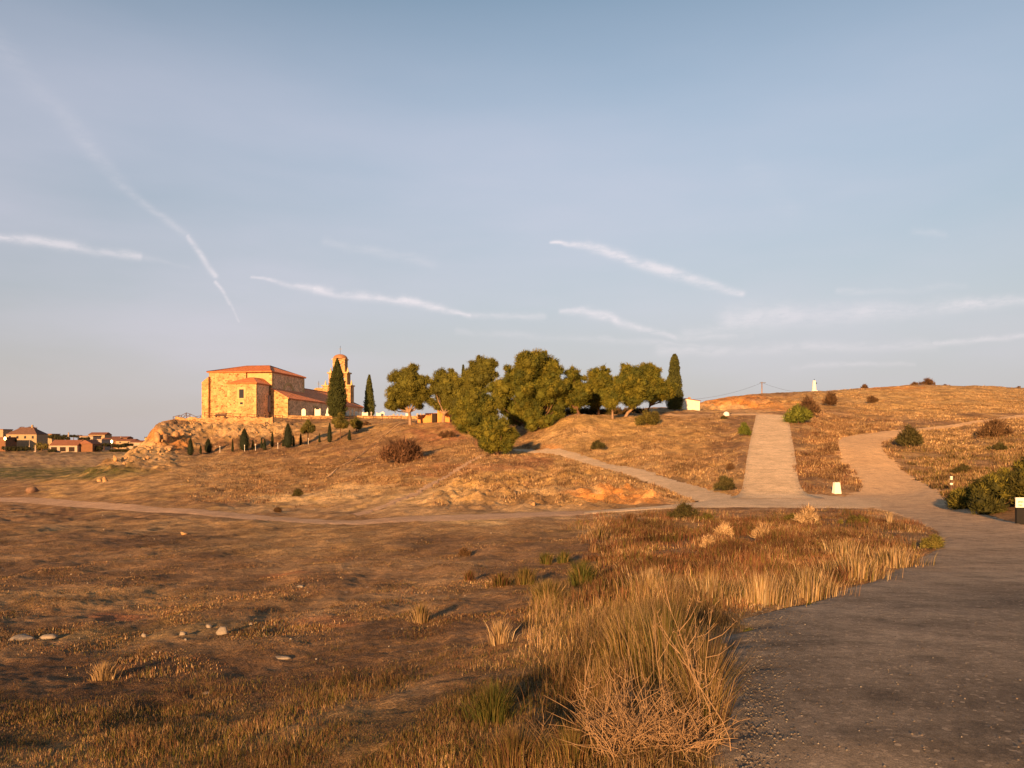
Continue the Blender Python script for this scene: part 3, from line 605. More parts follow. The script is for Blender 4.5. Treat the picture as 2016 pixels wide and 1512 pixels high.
def pine(base, Y, lobes, label, cols=PINE, trunks=None, dens=330, tilt=0, mat='bark'):
    bu, bv = base; bx, by, bz = at(bu, Y)
    e = empty('pine_tree', (bx, by, bz)); tag(e, label, 'tree', GRP_P)
    L = []
    cx0 = sum(l[0] for l in lobes)/len(lobes); ext = max(abs(l[0]-cx0) for l in lobes)+12
    for (cu, cv, r) in lobes:
        rr = r/F*Y; dd = random.uniform(-.5, .5)*math.sqrt(max(0, 1-((cu-cx0)/ext)**2))*ext/F*Y*.9
        y = Y+dd; L.append(((cu-CU)/F*y-bx, y-by, EYE+(HOR-cv)/F*y-bz, rr*(1.36 if bu > 1100 else 1.24)*random.uniform(.85, 1.15)))
    L0 = list(L)
    for i_, a_ in enumerate(L0):
        for b_ in L0[i_+1:]:
            dq = math.hypot(a_[0]-b_[0], a_[2]-b_[2]); ra = min(a_[3], b_[3])
            if dq < 2.1*(a_[3]+b_[3])/2 and random.random() < .75:
                L.append(((a_[0]+b_[0])/2, (a_[1]+b_[1])/2+random.uniform(-.6, .6)*ra, (a_[2]+b_[2])/2, ra*.85))
    for l_ in list(L0):
        for _ in range(3):
            d_ = rand_dirs(1)[0]; d_[2] = abs(d_[2])*.9; L.append((l_[0]+d_[0]*l_[3]*.95, l_[1]+d_[1]*l_[3]*.8, l_[2]+d_[2]*l_[3]*.95, l_[3]*random.uniform(.28, .45)))
    mb = MB(); zt = max(l[2] for l in L)
    low = sorted(L, key=lambda l: l[2])
    mx = sum(l[0] for l in L)/len(L); my = sum(l[1] for l in L)/len(L); mz = sum(l[2] for l in L)/len(L)
    h0 = max(.3, low[0][2]-low[0][3]*.5)
    fork = Vector((mx*.35+tilt, my*.3, h0*.75)); r0 = .018*zt+.08
    mb.tube([(0, 0, -.4), (fork.x*.4, fork.y*.4, fork.z*.5), fork], [r0*1.25, r0, r0*.85], 8)
    for l in L0:
        t = Vector((l[0], l[1], l[2])); md = fork.lerp(t, .5)+Vector((0, 0, -.1*(t-fork).length))
        mb.tube([fork, md, t], [r0*.6, r0*.35, r0*.12], 6)
    mb.build('trunk', M[mat], e)
    puff_crown('crown', L, dens, .20*(Y/105)**.3, cols, e, core=.70, jag=.14)
    return e
pine((808,831),120,[(808,737,17),(783,746,16),(780,773,18),(775,795,13),(807,765,20),(829,757,16),(836,778,14),(816,787,15),(794,799,9),(826,799,9),(765,800,7)],'dark green round pine standing alone at the left end of the grove',PINED,mat='bark_pale')
pine((872,832),118,[(902,772,12),(882,800,11),(898,803,10),(862,800,8),(875,744,16),(861,768,16),(892,757,16),(889,778,15),(871,786,12),(851,793,8),(852,752,7),(900,790,12)],'pine with pale forked stems in front of the orange hut',PINED,mat='bark_pale')
pine((946,836),112,[(945,720,15),(964,722,12),(928,738,13),(948,744,16),(965,741,11),(916,757,15),(940,764,15),(912,778,14),(902,795,12),(918,800,12)],'tall pine with open crown between the hut and the biggest pine',PINED)
pine((1050,850),105,[(1058,703,20),(1036,716,20),(1076,722,20),(1014,736,18),(1050,738,24),(1084,745,18),(1098,730,11),(998,760,18),(978,768,14),(1026,768,24),(1062,775,26),(1094,772,18),(1108,760,12),(984,796,16),(1008,806,18),(1040,812,20),(1072,812,20),(1098,800,14),(1015,828,13),(1045,834,13),(1075,832,13),(1098,822,11)],'biggest pine of the grove with a broad domed crown')
pine((940,868),92,[(941,783,16),(924,798,15),(960,796,16),(906,814,15),(935,822,20),(965,824,17),(914,838,16),(942,846,17),(904,828,12)],'bright olive pine with foliage to the ground behind the smallest round pine')
pine((981,896),82,[(972,832,12),(955,846,13),(990,842,13),(960,862,15),(985,865,17),(1004,858,12),(953,876,10),(1003,876,11),(975,879,12),(962,884,8),(993,884,8)],'small round pine standing lowest on the red slope',trunks=1)
pine((1140,824),107,[(1129,736,11),(1133,752,12),(1142,766,12),(1122,762,13),(1150,775,12),(1134,795,12),(1126,776,13),(1143,784,12),(1118,790,12),(1112,775,10)],'narrow dark pine just right of the biggest pine')
pine((1178,822),114,[(1183,736,12),(1168,747,12),(1184,757,15),(1165,768,13),(1178,780,14),(1195,750,10),(1160,785,10),(1192,778,12),(1203,762,11),(1172,792,12),(1158,772,10)],'brownish olive pine in the middle right of the grove')
pine((1206,824),104,[(1211,770,10),(1201,783,11),(1214,785,11),(1206,797,10),(1196,795,7)],'young pine with one bare stem at the front of the grove',mat='bark_pale')
pine((1229,822),106,[(1234,730,11),(1251,737,14),(1238,748,14),(1256,756,15),(1234,766,14),(1258,774,14),(1240,785,13),(1273,776,11),(1222,780,9),(1226,760,12),(1222,745,9),(1250,792,10)],'wide pine with a leaning pale stem above the round green bush',tilt=.9,mat='bark_pale')
pine((1272,812),114,[(1272,729,12),(1286,740,13),(1276,752,14),(1296,756,12),(1288,769,13),(1300,777,12),(1316,764,11),(1320,775,9),(1308,782,9),(1283,784,11)],'pine at the right end of the grove beside the tall cypress')
def conifer_pts(e, h, w, cols, shape, dens=900, leaf=.16):
    """column of upright sprays: shape(t) gives relative radius at height t"""
    n = int(dens*h*w/2)+250; t = RNG.uniform(0, 1, n)**.9; a = RNG.uniform(0, 2*np.pi, n)
    lump = 1+.30*fbm(a*1.4+3, t*h*1.1, random.randrange(99), 3); rr = w/2*shape(t)*lump*RNG.uniform(.72, 1.05, n)
    d = np.stack([np.cos(a), np.sin(a), np.full(n, .3)], 1); p = np.stack([np.cos(a)*rr, np.sin(a)*rr, t*h], 1)
    V, Fc = leaf_tris(p, d, leaf*RNG.uniform(.7, 1.7, n), leaf*.25*RNG.uniform(.7, 1.3, n), .35, 1.0, .45)
    cc = np.array(cols)[RNG.integers(0, len(cols), n)]*RNG.uniform(.6, 1.4, (n, 1)); cc = np.repeat(cc, 3, 0)
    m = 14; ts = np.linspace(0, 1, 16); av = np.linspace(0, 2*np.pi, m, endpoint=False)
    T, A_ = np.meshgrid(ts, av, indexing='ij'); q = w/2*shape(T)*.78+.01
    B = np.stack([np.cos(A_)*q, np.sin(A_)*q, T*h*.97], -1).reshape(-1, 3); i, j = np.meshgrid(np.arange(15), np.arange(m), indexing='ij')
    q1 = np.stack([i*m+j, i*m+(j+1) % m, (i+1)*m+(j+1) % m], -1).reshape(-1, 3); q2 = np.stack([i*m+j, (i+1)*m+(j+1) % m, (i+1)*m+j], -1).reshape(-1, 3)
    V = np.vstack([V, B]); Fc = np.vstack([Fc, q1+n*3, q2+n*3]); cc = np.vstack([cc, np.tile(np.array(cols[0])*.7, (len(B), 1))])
    return mesh_np('crown', V, Fc, M['foliage'], cc, parent=e)
spindle = lambda t: np.clip(np.sin(np.clip(t, 0, 1)**.62*np.pi*.97+.12), .0, 1)**.75
flame = lambda t: np.clip(1-t, 0, 1)**.62*np.clip(.55+t*3, 0, 1)
def cypress(u, vt, vb, wpx, label, Y=None, shape=flame, group=None, stem=.03, cols=CYP, name='cypress_tree', lift=0.02):
    if Y is None: x, y, z = hit(u, vb, 60, 200)
    else: x, y, z = at(u, Y)
    ztop = EYE+(HOR-vt)/F*y; h = max(ztop-z, .5); w = wpx/F*y
    e = empty(name, (x, y, z)); tag(e, label, 'tree', group)
    mb = MB(); mb.tube([(0, 0, -.3), (0, 0, h*(lift+.25))], [h*.012+.03, h*.008+.02], 6); mb.build('trunk', M['bark'], e)
    c = conifer_pts(e, h*(1-lift), w, cols, shape, leaf=max(.10, min(.22, h*.022))); c.location.z = h*lift; return e
cypress(664,707,829,35,'tall dark spindle cypress in front of the bell gable',148,spindle)
cypress(727,739,820,24,'tall cone shaped cypress right of the church among the gravestones',157,flame,cols=[(.07,.075,.018),(.085,.085,.018),(.055,.06,.015)])
cypress(1328,699,806,34,'tall dense cypress at the right end of the grove',124,lambda t: np.clip(1-t, 0, 1)**.42*np.clip(.8+t*1.2, 0, 1),cols=[(.055,.058,.014),(.07,.07,.016),(.045,.05,.012)])
cypress(912,720,828,15,'slim cypress tip showing above the pines left of the open crowned pine',136,flame)
GC = 'small cypresses planted in a row below the church'
SC = [(375,863,898,10,'black young cypress standing farthest left below the church'),(395,877,896,4.5,'tiny cypress between the two leftmost dark cypresses'),
 (410,864,894,12,'stout short cypress third from the left below the church'),(458,866,890,4.5,'thin cypress left of the fattest small cypress'),
 (481,844,888,17,'fattest of the small cypresses with a white stake in front'),(498,866,885,5,'thin low cypress right of the fattest small cypress'),
 (515,862,883,4,'slender cypress left of the small white post gap'),(521,864,884,6,'short cypress beside the small dark hedge below the church'),(536,850,879,6,'narrow pointed cypress at mid slope below the side wall'),
 (557,866,878,3.5,'tiniest cypress hugging the tall pointed one'),(567,833,882,16,'tallest pointed cypress of the small row below the church'),(578,858,878,5,'thin cypress just right of the tall pointed one'),
 (592,855,875,5.5,'thin cypress left of the leftmost round conifer'),(629,854,870,4.5,'small thin cypress between the two round conifers'),(649,833,870,9,'medium narrow cypress left of the largest round conifer'),(688,847,867,6.5,'last small cypress at the right end of the row')]
for u, vt, vb, w, lab in SC: cypress(u, vt, vb, w*1.25, lab, group=GC, cols=[(.022,.027,.012),(.03,.034,.014)], shape=spindle if w > 9 else flame)
def round_conifer(u, vt, vc, vb, wpx, lab):
    x, y, z = hit(u, vb, 60, 200); k = y/F; e = empty('conifer_tree', (x, y, z)); tag(e, lab, 'tree', 'round conifers below the cemetery wall')
    h = (vb-vt)*k; mb = MB(); mb.tube([(0, 0, -.2), (.05, 0, h*.7)], [.11, .05], 6); mb.build('trunk', M['bark'], e)
    L = []; r = wpx*k/2
    cz = (vb-(vt+vc)/2)*k
    for i in range(7):
        a = i*2.4; L.append((math.cos(a)*r*.5, math.sin(a)*r*.5, cz+random.uniform(-.35, .2)*(vc-vt)*k*.6, r*.55))
    L.append((0, 0, (vb-vt)*k-r*.5, r*.45)); L.append((0, 0, (vb-vt)*k-r*.15, r*.2))
    puff_crown('crown', L, 900, .16, [(.10,.085,.02),(.075,.07,.018),(.12,.095,.02)], e, sub=5, up=.9)
round_conifer(606,826,857,869,28,'leftmost round conifer on a thin stem below the cemetery wall')
round_conifer(670,811,849,864,34,'largest round conifer directly below the tall spindle cypress')
round_conifer(701,822,846,850,27,'low wide conifer at the right of the largest round conifer')

# bushes -------------------------------------------------------------
def bush(u, vb, wpx, hpx, cols, lab, cat='bush', name='bush', leaf=None, dens=700, Y=None, group=None, twigs=20, n=9, flat=.8):
    dry = cols is BB or twigs > 100
    x, y, z = (hit(u, vb, 6, 260) if Y is None else at(u, Y)); k = y/F; w = wpx*k; h = hpx*k
    e = empty(name, (x, y, z)); tag(e, lab, cat, group); L = []
    for i in range(n):
        a = random.uniform(0, 6.28); q = random.uniform(0, .33)*w; L.append((math.cos(a)*q, math.sin(a)*q*.7, h*random.uniform(.25, .6), min(w, h)*.36*random.uniform(.7, 1.1)))
    for i in range(4): L.append(((i-1.5)/1.5*w*.36, random.uniform(-.1, .1)*w, h*random.uniform(.2, .35), h*.28))
    L.append((0, 0, h*.7, h*.3))
    lf = leaf or max(.03, min(.2, h*.09))
    puff_crown('foliage', L, dens/(lf*lf)*(.009 if dry else .012), lf*(1.5 if dry else 1.2), cols, e, sub=4, up=.9 if dry else .5, core=.3 if dry else .6, jag=.2)
    mb = MB()
    if dry: twigs = max(twigs, 60)
    for i in range(twigs):
        a = random.uniform(0, 6.28); q = random.uniform(.1, .5)*w; t = Vector((math.cos(a)*q, math.sin(a)*q*.7, h*random.uniform(.6, 1.15)))
        mb.tube([(0, 0, 0), (t.x*.4, t.y*.4, t.z*.6), t], [h*.012, h*.008, h*.003], 4)
    mb.build('stem', M['twig'] if dry else M['bark'], e); return e
BG = [(.085,.07,.016),(.11,.088,.018),(.065,.055,.014)]; BB = [(.10,.055,.025),(.13,.075,.035),(.075,.04,.02)]; BD = [(.05,.045,.014),(.07,.055,.018)]; BGR = [(.09,.105,.016),(.12,.125,.018),(.07,.08,.014)]
bush(1274,837,50,29,BG,'round olive green bush below the pines on the mound crest')
bush(1177,886,28,20,BD,'small dark bush halfway down the golden slope')
bush(1572,833,46,38,BGR,'bright green bush at the top right edge of the concrete ramp')
bush(1592,820,34,40,BB,'leafless reddish bush growing behind the bright green bush',twigs=50)
bush(1635,800,22,26,BB,'brown round bush high on the slope below the white pillar')
bush(1717,794,22,13,BB,'low brown bush on the golden hill above the track bend')
bush(1790,880,52,40,BD,'dark green bush on the inside of the dirt track bend',twigs=40)
bush(1958,862,64,38,BB,'large brown bush beside the upper dirt track at the right')
bush(1968,885,56,16,BD,'flat dark bush below the large brown bush',n=6)
bush(1895,935,44,18,BD,'dark low bush behind the striped post',n=6)
bush(1945,948,40,14,BD,'dark low bush above the bramble thicket',n=6)
bush(1800,762,22,9,BB,'left one of the two bushes on the right hilltop',Y=199,twigs=40)
bush(1826,760,26,16,BB,'taller right one of the two bushes on the right hilltop',Y=199,twigs=50)
bush(1702,766,12,9,BB,'little bush on the skyline left of the hilltop bushes',Y=194)
bush(1860,759,24,4.5,BB,'flat brush on the skyline right of the hilltop bushes',Y=199,n=5)
bush(2005,765,8,5,BB,'tiny brush on the skyline at the far right',Y=190,n=4)
bush(1426,966,38,30,BD,'dark bush at the foot of the bank left of the ramp')
bush(1437,925,20,14,BB,'brownish shrub on the bank left of the ramp',n=5)
bush(1465,858,22,26,BGR,'green shrub beside the upper left edge of the ramp',n=6)
bush(1425,826,14,8,BD,'tiny shrub on the rim behind the ramp bank',n=4)
bush(792,907,86,48,[(.11,.055,.028),(.09,.045,.024),(.14,.07,.036)],'big leafless brown bush on the slope below the lone pine',dens=1100,twigs=260,n=14)
bush(586,980,18,18,BD,'small dark bush left of the pale sandy patch',twigs=40)
bush(547,1008,16,11,BB,'small brown bush beside the dirt path',twigs=30)
bush(1345,1022,60,32,BD,'dark green spiky bush beside the concrete road junction',twigs=60)
bush(1388,1025,36,16,BG,'low green bush right of the dark spiky bush',n=6)
bush(915,1094,20,16,BB,'little dark tuft bush alone in the basin field',twigs=30,n=5)
bush(1560,1030,36,18,BG,'olive weed clump on the verge opposite the ramp',n=6)
bush(1680,1035,70,20,BG,'long olive weed clump on the verge below the white block',n=8)
bush(1838,1082,44,28,[(.10,.09,.02),(.14,.11,.025)],'green weeds at the tip of the verge by the road bend',n=8)
bush(880,862,40,14,BB,'brown brush on the red bank under the pines',n=6)
bush(720,838,22,8,BB,'low brush at the foot of the cemetery wall',n=4)
def hedgerow(u0, u1, Y, v0, v1, lab):
    x0, y0, z0 = at((u0+u1)/2, Y); e = empty('hedge', (x0, y0, z0)); tag(e, lab, 'hedge'); L = []; k = Y/F
    n = int((u1-u0)/4)
    for i in range(n):
        u = u0+(u1-u0)*i/(n-1)+random.uniform(-2, 2); x, y, z = at(u, Y+random.uniform(-1, 1)); L.append((x-x0, y-y0, z-z0+random.uniform(.2, .7), random.uniform(.5, .85)))
    puff_crown('foliage', L, 160, .2, [(.05,.04,.012),(.07,.05,.016),(.09,.055,.02)], e, sub=4, up=.5, core=.6, jag=.2)
    mb = MB()
    for l in L[::2]: mb.tube([(0, 0, 0), (l[0], l[1], l[2])], [.03, .015], 4)
    mb.build('stem', M['bark'], e)
hedgerow(1108,1222,117,806,822,'low dark brush in the shade under the middle pines'); hedgerow(1226,1262,119,806,820,'low dark brush behind the leaning pine stem')
PB = [(.34,.22,.11),(.28,.18,.09),(.38,.26,.14)]
for u_, v_, w_2, h_2, l_ in ((1425,1062,28,32,'pale feathery weed left of its twin in the scrub'),(1500,1064,30,34,'pale feathery weed right of its twin in the scrub'),(1393,1082,20,26,'pale feathery weed lowest in the scrub'),(1590,1034,44,36,'bleached twiggy weed at the back of the scrub')):
    bush(u_, v_, w_2, h_2, PB, l_, 'weed', 'weed', twigs=101, n=7, dens=350)
# bramble thicket at right: several mounds overlapping read as one plant
def thicket():
    x0, y0, z0 = at(1965, 37.5); e = empty('bramble_thicket', (x0, y0, z0)); tag(e, 'big dark green bramble thicket at the right edge behind the small white sign', 'bush')
    L = []
    for i in range(95):
        u = random.uniform(1880, 2150); Y = random.uniform(34.5, 41)
        if u < 1930: Y = random.uniform(38.5, 41)
        x, y, z = at(u, Y); hh = .5+1.25*min(1, max(0, (u-1875)/110)); L.append((x-x0, y-y0, z-z0+hh*random.uniform(.1, .85), .52*random.uniform(.7, 1.15)))
    puff_crown('foliage', L, 1000, .13, [(.045,.042,.009),(.07,.06,.012),(.03,.03,.008),(.12,.10,.015)], e, sub=6, up=.5, core=.55, jag=.25)
    mb = MB()
    for i in range(70):
        l = random.choice(L); t = Vector((l[0]+random.uniform(-.6, .6), l[1]+random.uniform(-.6, .6), l[2]+random.uniform(.2, .9)))
        mb.tube([(0, 0, 0), (l[0], l[1], l[2]*.6), t], [.012, .008, .003], 4)
    mb.build('stem', M['stem'], e)
thicket()

# rush / grass clumps ------------------------------------------------
def tuft(u, vb, wpx, hpx, pal, lab, n=500, name='grass_tuft', lean=.55, group=None, bw=1.):
    x, y, z = hit(u, vb, 3, 60); k = y/F; w = wpx*k; h = hpx*k
    n = int(n*1.7)
    a = RNG.uniform(0, 6.28, n); q = np.abs(RNG.normal(0, (.17+.14*(lean < .25))*(.6 if h < w*.3 or n < 400 else 1), n))*w; px = np.cos(a)*q; py = np.sin(a)*q
    l = np.clip(q/(w*.4), 0, 1)*lean*1.1+RNG.uniform(0, .25, n); hh = h*RNG.uniform(.25, 1.05, n)
    tx = px+np.cos(a)*l*hh*.8; ty = py+np.sin(a)*l*hh*.8; tz = hh*np.sqrt(np.clip(1-l*l*.55, .15, 1)); ww = max(.0014, .00040*y)*bw*RNG.uniform(.7, 1.3, n)
    b = a+np.pi/2+RNG.normal(0, .6, n); sx = np.cos(b)*ww; sy = np.sin(b)*ww; mx = px+(tx-px)*.35; my = py+(ty-py)*.35; mz = tz*.6
    P_ = [(px-sx, py-sy, 0*tz-.02), (px+sx, py+sy, 0*tz-.02), (mx+sx*.7, my+sy*.7, mz), (mx-sx*.7, my-sy*.7, mz), (tx, ty, tz)]
    V = np.stack([np.stack(p, 1) for p in P_], 1).reshape(-1, 3); k5 = np.arange(n)[:, None]*5
    Fc = np.concatenate([k5+np.array([[0, 1, 2]]), k5+np.array([[0, 2, 3]]), k5+np.array([[3, 2, 4]])])
    o = mesh_np(name, V, Fc, M['grass'], np.repeat(pick(pal, n), 5, 0)); o.location = (x, y, z); tag(o, lab, 'grass tuft', group); return o
RU = dict(olive=4, green=3, ochre=1.2)
DRY = dict(tan=3, gold=2, ochre=2, pale=1)
tuft(1146,1160,70,52,RU,'dark green rush clump with spiky blades nearest the scrub',700)
tuft(1080,1195,78,50,dict(olive=3, ochre=3, tan=1),'wide olive and ochre rush clump in the field',800)
tuft(1035,1150,60,36,dict(olive=3, ochre=2, brown=1),'brownish rush clump left of the dark green rush clump',500)
tuft(985,1155,56,30,dict(olive=2, brown=2, rust=1),'low brown rush clump at the edge of the scrub',400)
tuft(925,1143,24,22,dict(rust=2, olive=1),'small rusty tuft left of the rush clumps',250)
tuft(1075,1110,34,26,RU,'green tuft behind the rush clumps',300)
tuft(1110,1108,34,24,RU,'green tuft right behind the rush clumps near the scrub',300)
tuft(1240,1035,50,26,dict(rust=2, brown=2, olive=1),'rusty tuft on the rim of the concrete road',300)
tuft(1180,1060,60,24,dict(rust=1, brown=2, olive=1.5, tan=1),'brown tuft between the rush clumps and the concrete road',300)
tuft(985,1275,56,48,dict(pale=1, gold=2, tan=3, brown=1),'blond upright grass tuft in the middle of the field',450)
tuft(830,1225,44,40,dict(tan=2, ochre=2, olive=1),'tan grass tuft beside the eroded red patch',350)
tuft(970,1415,120,75,dict(green=3, olive=4, ochre=1),'dark green clump low in the middle of the foreground',900)
tuft(205,1345,52,36,dict(gold=2, tan=3, ochre=1),'orange tan tuft alone in the dark left foreground',350)
tuft(1310,1345,180,170,dict(olive=4, ochre=4, tan=2, green=1),'tall olive grass clump beside the asphalt edge',1500,lean=.3)
tuft(1240,1300,150,110,dict(olive=3, ochre=4, tan=3),'olive ochre grass clump left of the tall roadside clump',1100)
tuft(1385,1430,110,200,dict(ochre=3, olive=2, tan=3, rust=1),'rusty ochre grass at the very edge of the asphalt in the foreground',1000)
tuft(1130,1490,150,90,dict(rust=2, olive=3, ochre=3),'olive and rust clump at the bottom of the ditch',900)
tuft(1010,1500,160,80,dict(rust=2, olive=3, ochre=3, brown=2),'rusty olive clump at the bottom edge of the foreground',900)
for i, (u, v, w, h, lab) in enumerate([(1280,1180,110,70,'tan tall grass clump where the verge narrows'),(1400,1185,120,80,'tall straw clump on the inner verge'),(1500,1185,120,84,'straw clump where the road edge starts curving'),(1590,1172,120,80,'straw clump midway along the road edge'),(1680,1140,110,70,'straw clump further along the road edge'),(1760,1115,90,56,'straw clump near the far end of the verge'),(1660,1100,80,50,'tan clump behind the straw verge'),(1752,1035,16,30,'orange upright stalk tuft near the road junction')]):
    tuft(u, v, w*(.95 if i < 7 else 1), h*(.72 if i < 7 else 1), dict(tan=4, gold=1, ochre=2.4, pale=1.6, olive=1.5, brown=1) if i < 7 else dict(pale=2, tan=3), lab, 800 if i < 7 else 110, lean=.2 if i < 7 else .5)
# green weeds lying on the asphalt edge
tuft(1475,1245,52,9,dict(green=3, olive=1),'flat green weed growing at the asphalt edge',200); tuft(1595,1192,34,5,dict(green=3, olive=1),'flat green weed farther along the asphalt edge',150)

# tall dry stalks and the tangled dry weed in the foreground
def stalk(u, Y, tipu, tipv, lab, side=5):
    x, y, z = at(u, Y); e = MB(); k = Y/F
    T = Vector(((tipu-CU)/F*Y-x, 0.1, EYE+(HOR-tipv)/F*Y-z)); h = T.z
    P_ = [Vector((T.x*t**1.5+.012*math.sin(t*9), T.y*t, h*t)) for t in [i/8 for i in range(9)]]
    e.tube(P_, [.0034*(1-.75*i/8) for i in range(9)], 5)
    for i in range(side):
        b = P_[3+i % 5]; d = Vector((random.uniform(-1, 1)*.14, random.uniform(-.1, .1), random.uniform(.08, .26))); e.tube([b, b+d*.5+Vector((0, 0, -.02)), b+d], [.0025, .002, .001], 4)
        for q in range(5):
            s = b+d*random.uniform(.5, 1); e.tube([s, s+Vector((random.uniform(-.02, .02), random.uniform(-.02, .02), random.uniform(0, .03)))], [.0012, .0016], 4)
    o = e.build('dry_stalk', M['stem']); o.location = (x, y, z); tag(o, lab, 'plant'); return o
stalk(1408,4.0,1305,1175,'tallest dry branching stalk bending left beside the asphalt',9)
stalk(1395,4.1,1402,1205,'dry stalk rising straight beside the tallest one',6)
stalk(1375,4.2,1372,1200,'thin dry stalk between the tallest stalk and the grass clump',4)
stalk(1440,3.9,1290,1230,'dry stalk leaning left across the tall olive clump',5)
stalk(1310,4.4,1285,1185,'thin dark tan stalk left of the branching one',3)
stalk(1250,4.4,1225,1290,'short stalk above the tangled weed',3); stalk(1160,4.3,1150,1295,'short pale stalk by the ditch',4)
def tangle(u, Y, w, h, n, lab):
    x, y, z = at(u, Y); e = MB()
    for i in range(n):
        a = random.uniform(0, 6.28); q = random.uniform(0, .3)*w; p = Vector((math.cos(a)*q, math.sin(a)*q*.6, 0)); d = Vector((random.uniform(-1, 1), random.uniform(-.7, .5), random.uniform(.5, 1.6))).normalized()
        P_ = [p]; L_ = random.uniform(.5, 1.1)*h
        for s in range(5):
            d = (d+Vector((random.uniform(-.3, .3), random.uniform(-.3, .3), random.uniform(-.28, .1)))).normalized(); P_.append(P_[-1]+d*L_/5)
        e.tube(P_, [.0028, .0026, .0022, .0018, .0014, .0008], 4)
        for t in range(3):
            b = P_[random.randrange(2, 5)]; e.tube([b, b+Vector((random.uniform(-.1, .1), random.uniform(-.1, .1), random.uniform(-.02, .12)))], [.0016, .0006], 3)
    o = e.build('tangled_weed', M['stem']); o.location = (x, y, z); tag(o, lab, 'plant'); return o
tangle(1240,4.05,.75,.48,130,'tangled pinkish tan dry weed in the bottom centre foreground')
tangle(1330,3.95,.5,.36,90,'smaller tangled dry weed between the big one and the asphalt')
tangle(1060,4.4,.4,.25,40,'sparse tangled stems left of the ditch')

# loose grit on and beside the asphalt
def gravel():
    n = 3800; Yq = np.exp(RNG.uniform(math.log(3.2), math.log(14), n)); u = np.where(RNG.uniform(0, 1, n) < .8, 1425+np.abs(RNG.normal(0, 70, n)), RNG.uniform(1400, 2100, n)); x = (u-CU)/F*Yq
    z = zbase(x, Yq)+.045; rd_ = road_dist(x, Yq, ['asphalt_road']); z = np.where(rd_ > -.05, zfull(x, Yq), z); s = RNG.uniform(.003, .009, n)
    T = np.array([[1,0,0],[0,1,0],[-1,0,0],[0,-1,0],[0,0,.8]])*1.0; ang = RNG.uniform(0, 6.28, n); c, sn = np.cos(ang), np.sin(ang)
    sq = RNG.uniform(.6, 1.4, (n, 3)); V = T[None]*sq[:, None]*s[:, None, None]; V = np.stack([V[..., 0]*c[:, None]-V[..., 1]*sn[:, None], V[..., 0]*sn[:, None]+V[..., 1]*c[:, None], V[..., 2]], -1)
    V += np.stack([x, Yq, z], 1)[:, None]; k = np.arange(n)[:, None]*5; Fc = np.concatenate([k+np.array([[a, b, 4]]) for a, b in ((0,1),(1,2),(2,3),(3,0))])
    cc = np.array([(.27,.205,.135),(.19,.135,.085),(.33,.27,.19),(.13,.095,.065)])[RNG.integers(0, 4, n)]*RNG.uniform(.7, 1.2, (n, 1))
    o = mesh_np('gravel', V.reshape(-1, 3), Fc, M['grass'], np.repeat(cc, 5, 0)); tag(o, 'loose grit scattered on the asphalt and its edge', 'gravel', kind='stuff')
gravel()
# ------------------------------------------------------------------ rocks
def rock(u, vb, wpx, hpx, mat, lab, name='rock', cat='rock', group=None, Y=None, sink=.32):
    x, y, z = (hit(u, vb, 3, 220) if Y is None else at(u, Y)); k = y/F; iv, if_ = ico()
    v = iv.copy(); s = random.randrange(99); q = 1+.35*perlin(v[:, 0]*1.4+s, v[:, 1]*1.4+v[:, 2]*1.3, s)+.10*RNG.normal(size=len(v))
    v = v*q[:, None]
    for _ in range(9):                                   # cut flat facets
        d = rand_dirs(1)[0]; m = v@d; v = v-np.outer(np.clip(m-random.uniform(.45, .75), 0, None), d)
    v = v*np.array([wpx*k/2, wpx*k/2*.8, hpx*k*.62]); v[:, 2] += hpx*k*(.5-sink)
    o = mesh_np(name, v, if_, M[mat]); o.location = (x, y, z); o.rotation_euler[2] = random.uniform(-.3, .3); tag(o, lab, cat, group); return o
rock(65,968,26,17,'rock_dark','reddish brown boulder on the low rim at the far left','boulder')
rock(207,947,15,16,'rock','leaning slab of rock below the outcrop','boulder')
rock(196,945,14,12,'rock','small rock left of the leaning slab')
rock(362,1050,18,9,'rock','flat tan rock alone above the basin')
rock(592,1161,22,8,'rock_pale','pale brick shaped stone in the basin field')
rock(45,1258,56,14,'rock_pale','long pale flat stone at the far left of the field')
rock(98,1257,34,16,'rock_pale','pale bluish stone right of the long flat stone')
rock(438,1258,24,22,'rock_pale','pale upright stone in the green strip of the field')
rock(412,1246,14,12,'rock_pale','pale stone left of the pale upright stone')
rock(360,1262,20,10,'rock_pale','rounded pale stone at the edge of the green strip')
rock(284,1255,13,10,'rock_pale','little stone left of the rounded pale stone')
rock(493,1238,9,8,'rock_pale','white little stone right of the pale upright stone')
rock(555,1298,34,6,'rock_pale','flat buried slab below the green strip')
rock(1142,997,12,9,'rock','small tan boulder at the foot of the sandy bank'); rock(1050,998,16,10,'rock','tan rock at the left end of the sandy bank')
GO = 'rocks of the outcrop left of the church'
for i in range(24):
    t = random.random(); u = 225+t*110; v = 915-t*38+random.uniform(-14, 16); s = random.uniform(5, 13)
    rock(u, v, s, s*random.uniform(.6, 1.3), 'rock', 'jagged tan rock of the outcrop left of the church', group=GO)
for i, (u, v, w, h) in enumerate([(322,868,26,30),(345,858,20,20),(309,856,14,26),(332,880,22,16)]):
    rock(u, v, w, h, 'rock', ['large orange crag face at the tip of the church hill','crag right of the large crag face','crag at the left rim of the church hill','low crag under the large crag face'][i], 'crag', 'rock', Y=[124.5,127.5,123.5,120][i])
GR = 'rubble stones on the bank in front of the church'
for i in range(70):
    u = random.uniform(350, 560); v = random.uniform(832, 868); s = random.uniform(3, 7)
    rock(u, v, s, s*.8, 'rock', 'small rubble stone on the bank in front of the church', 'stone', 'stone', GR)
GS = 'pale stones scattered over the field'
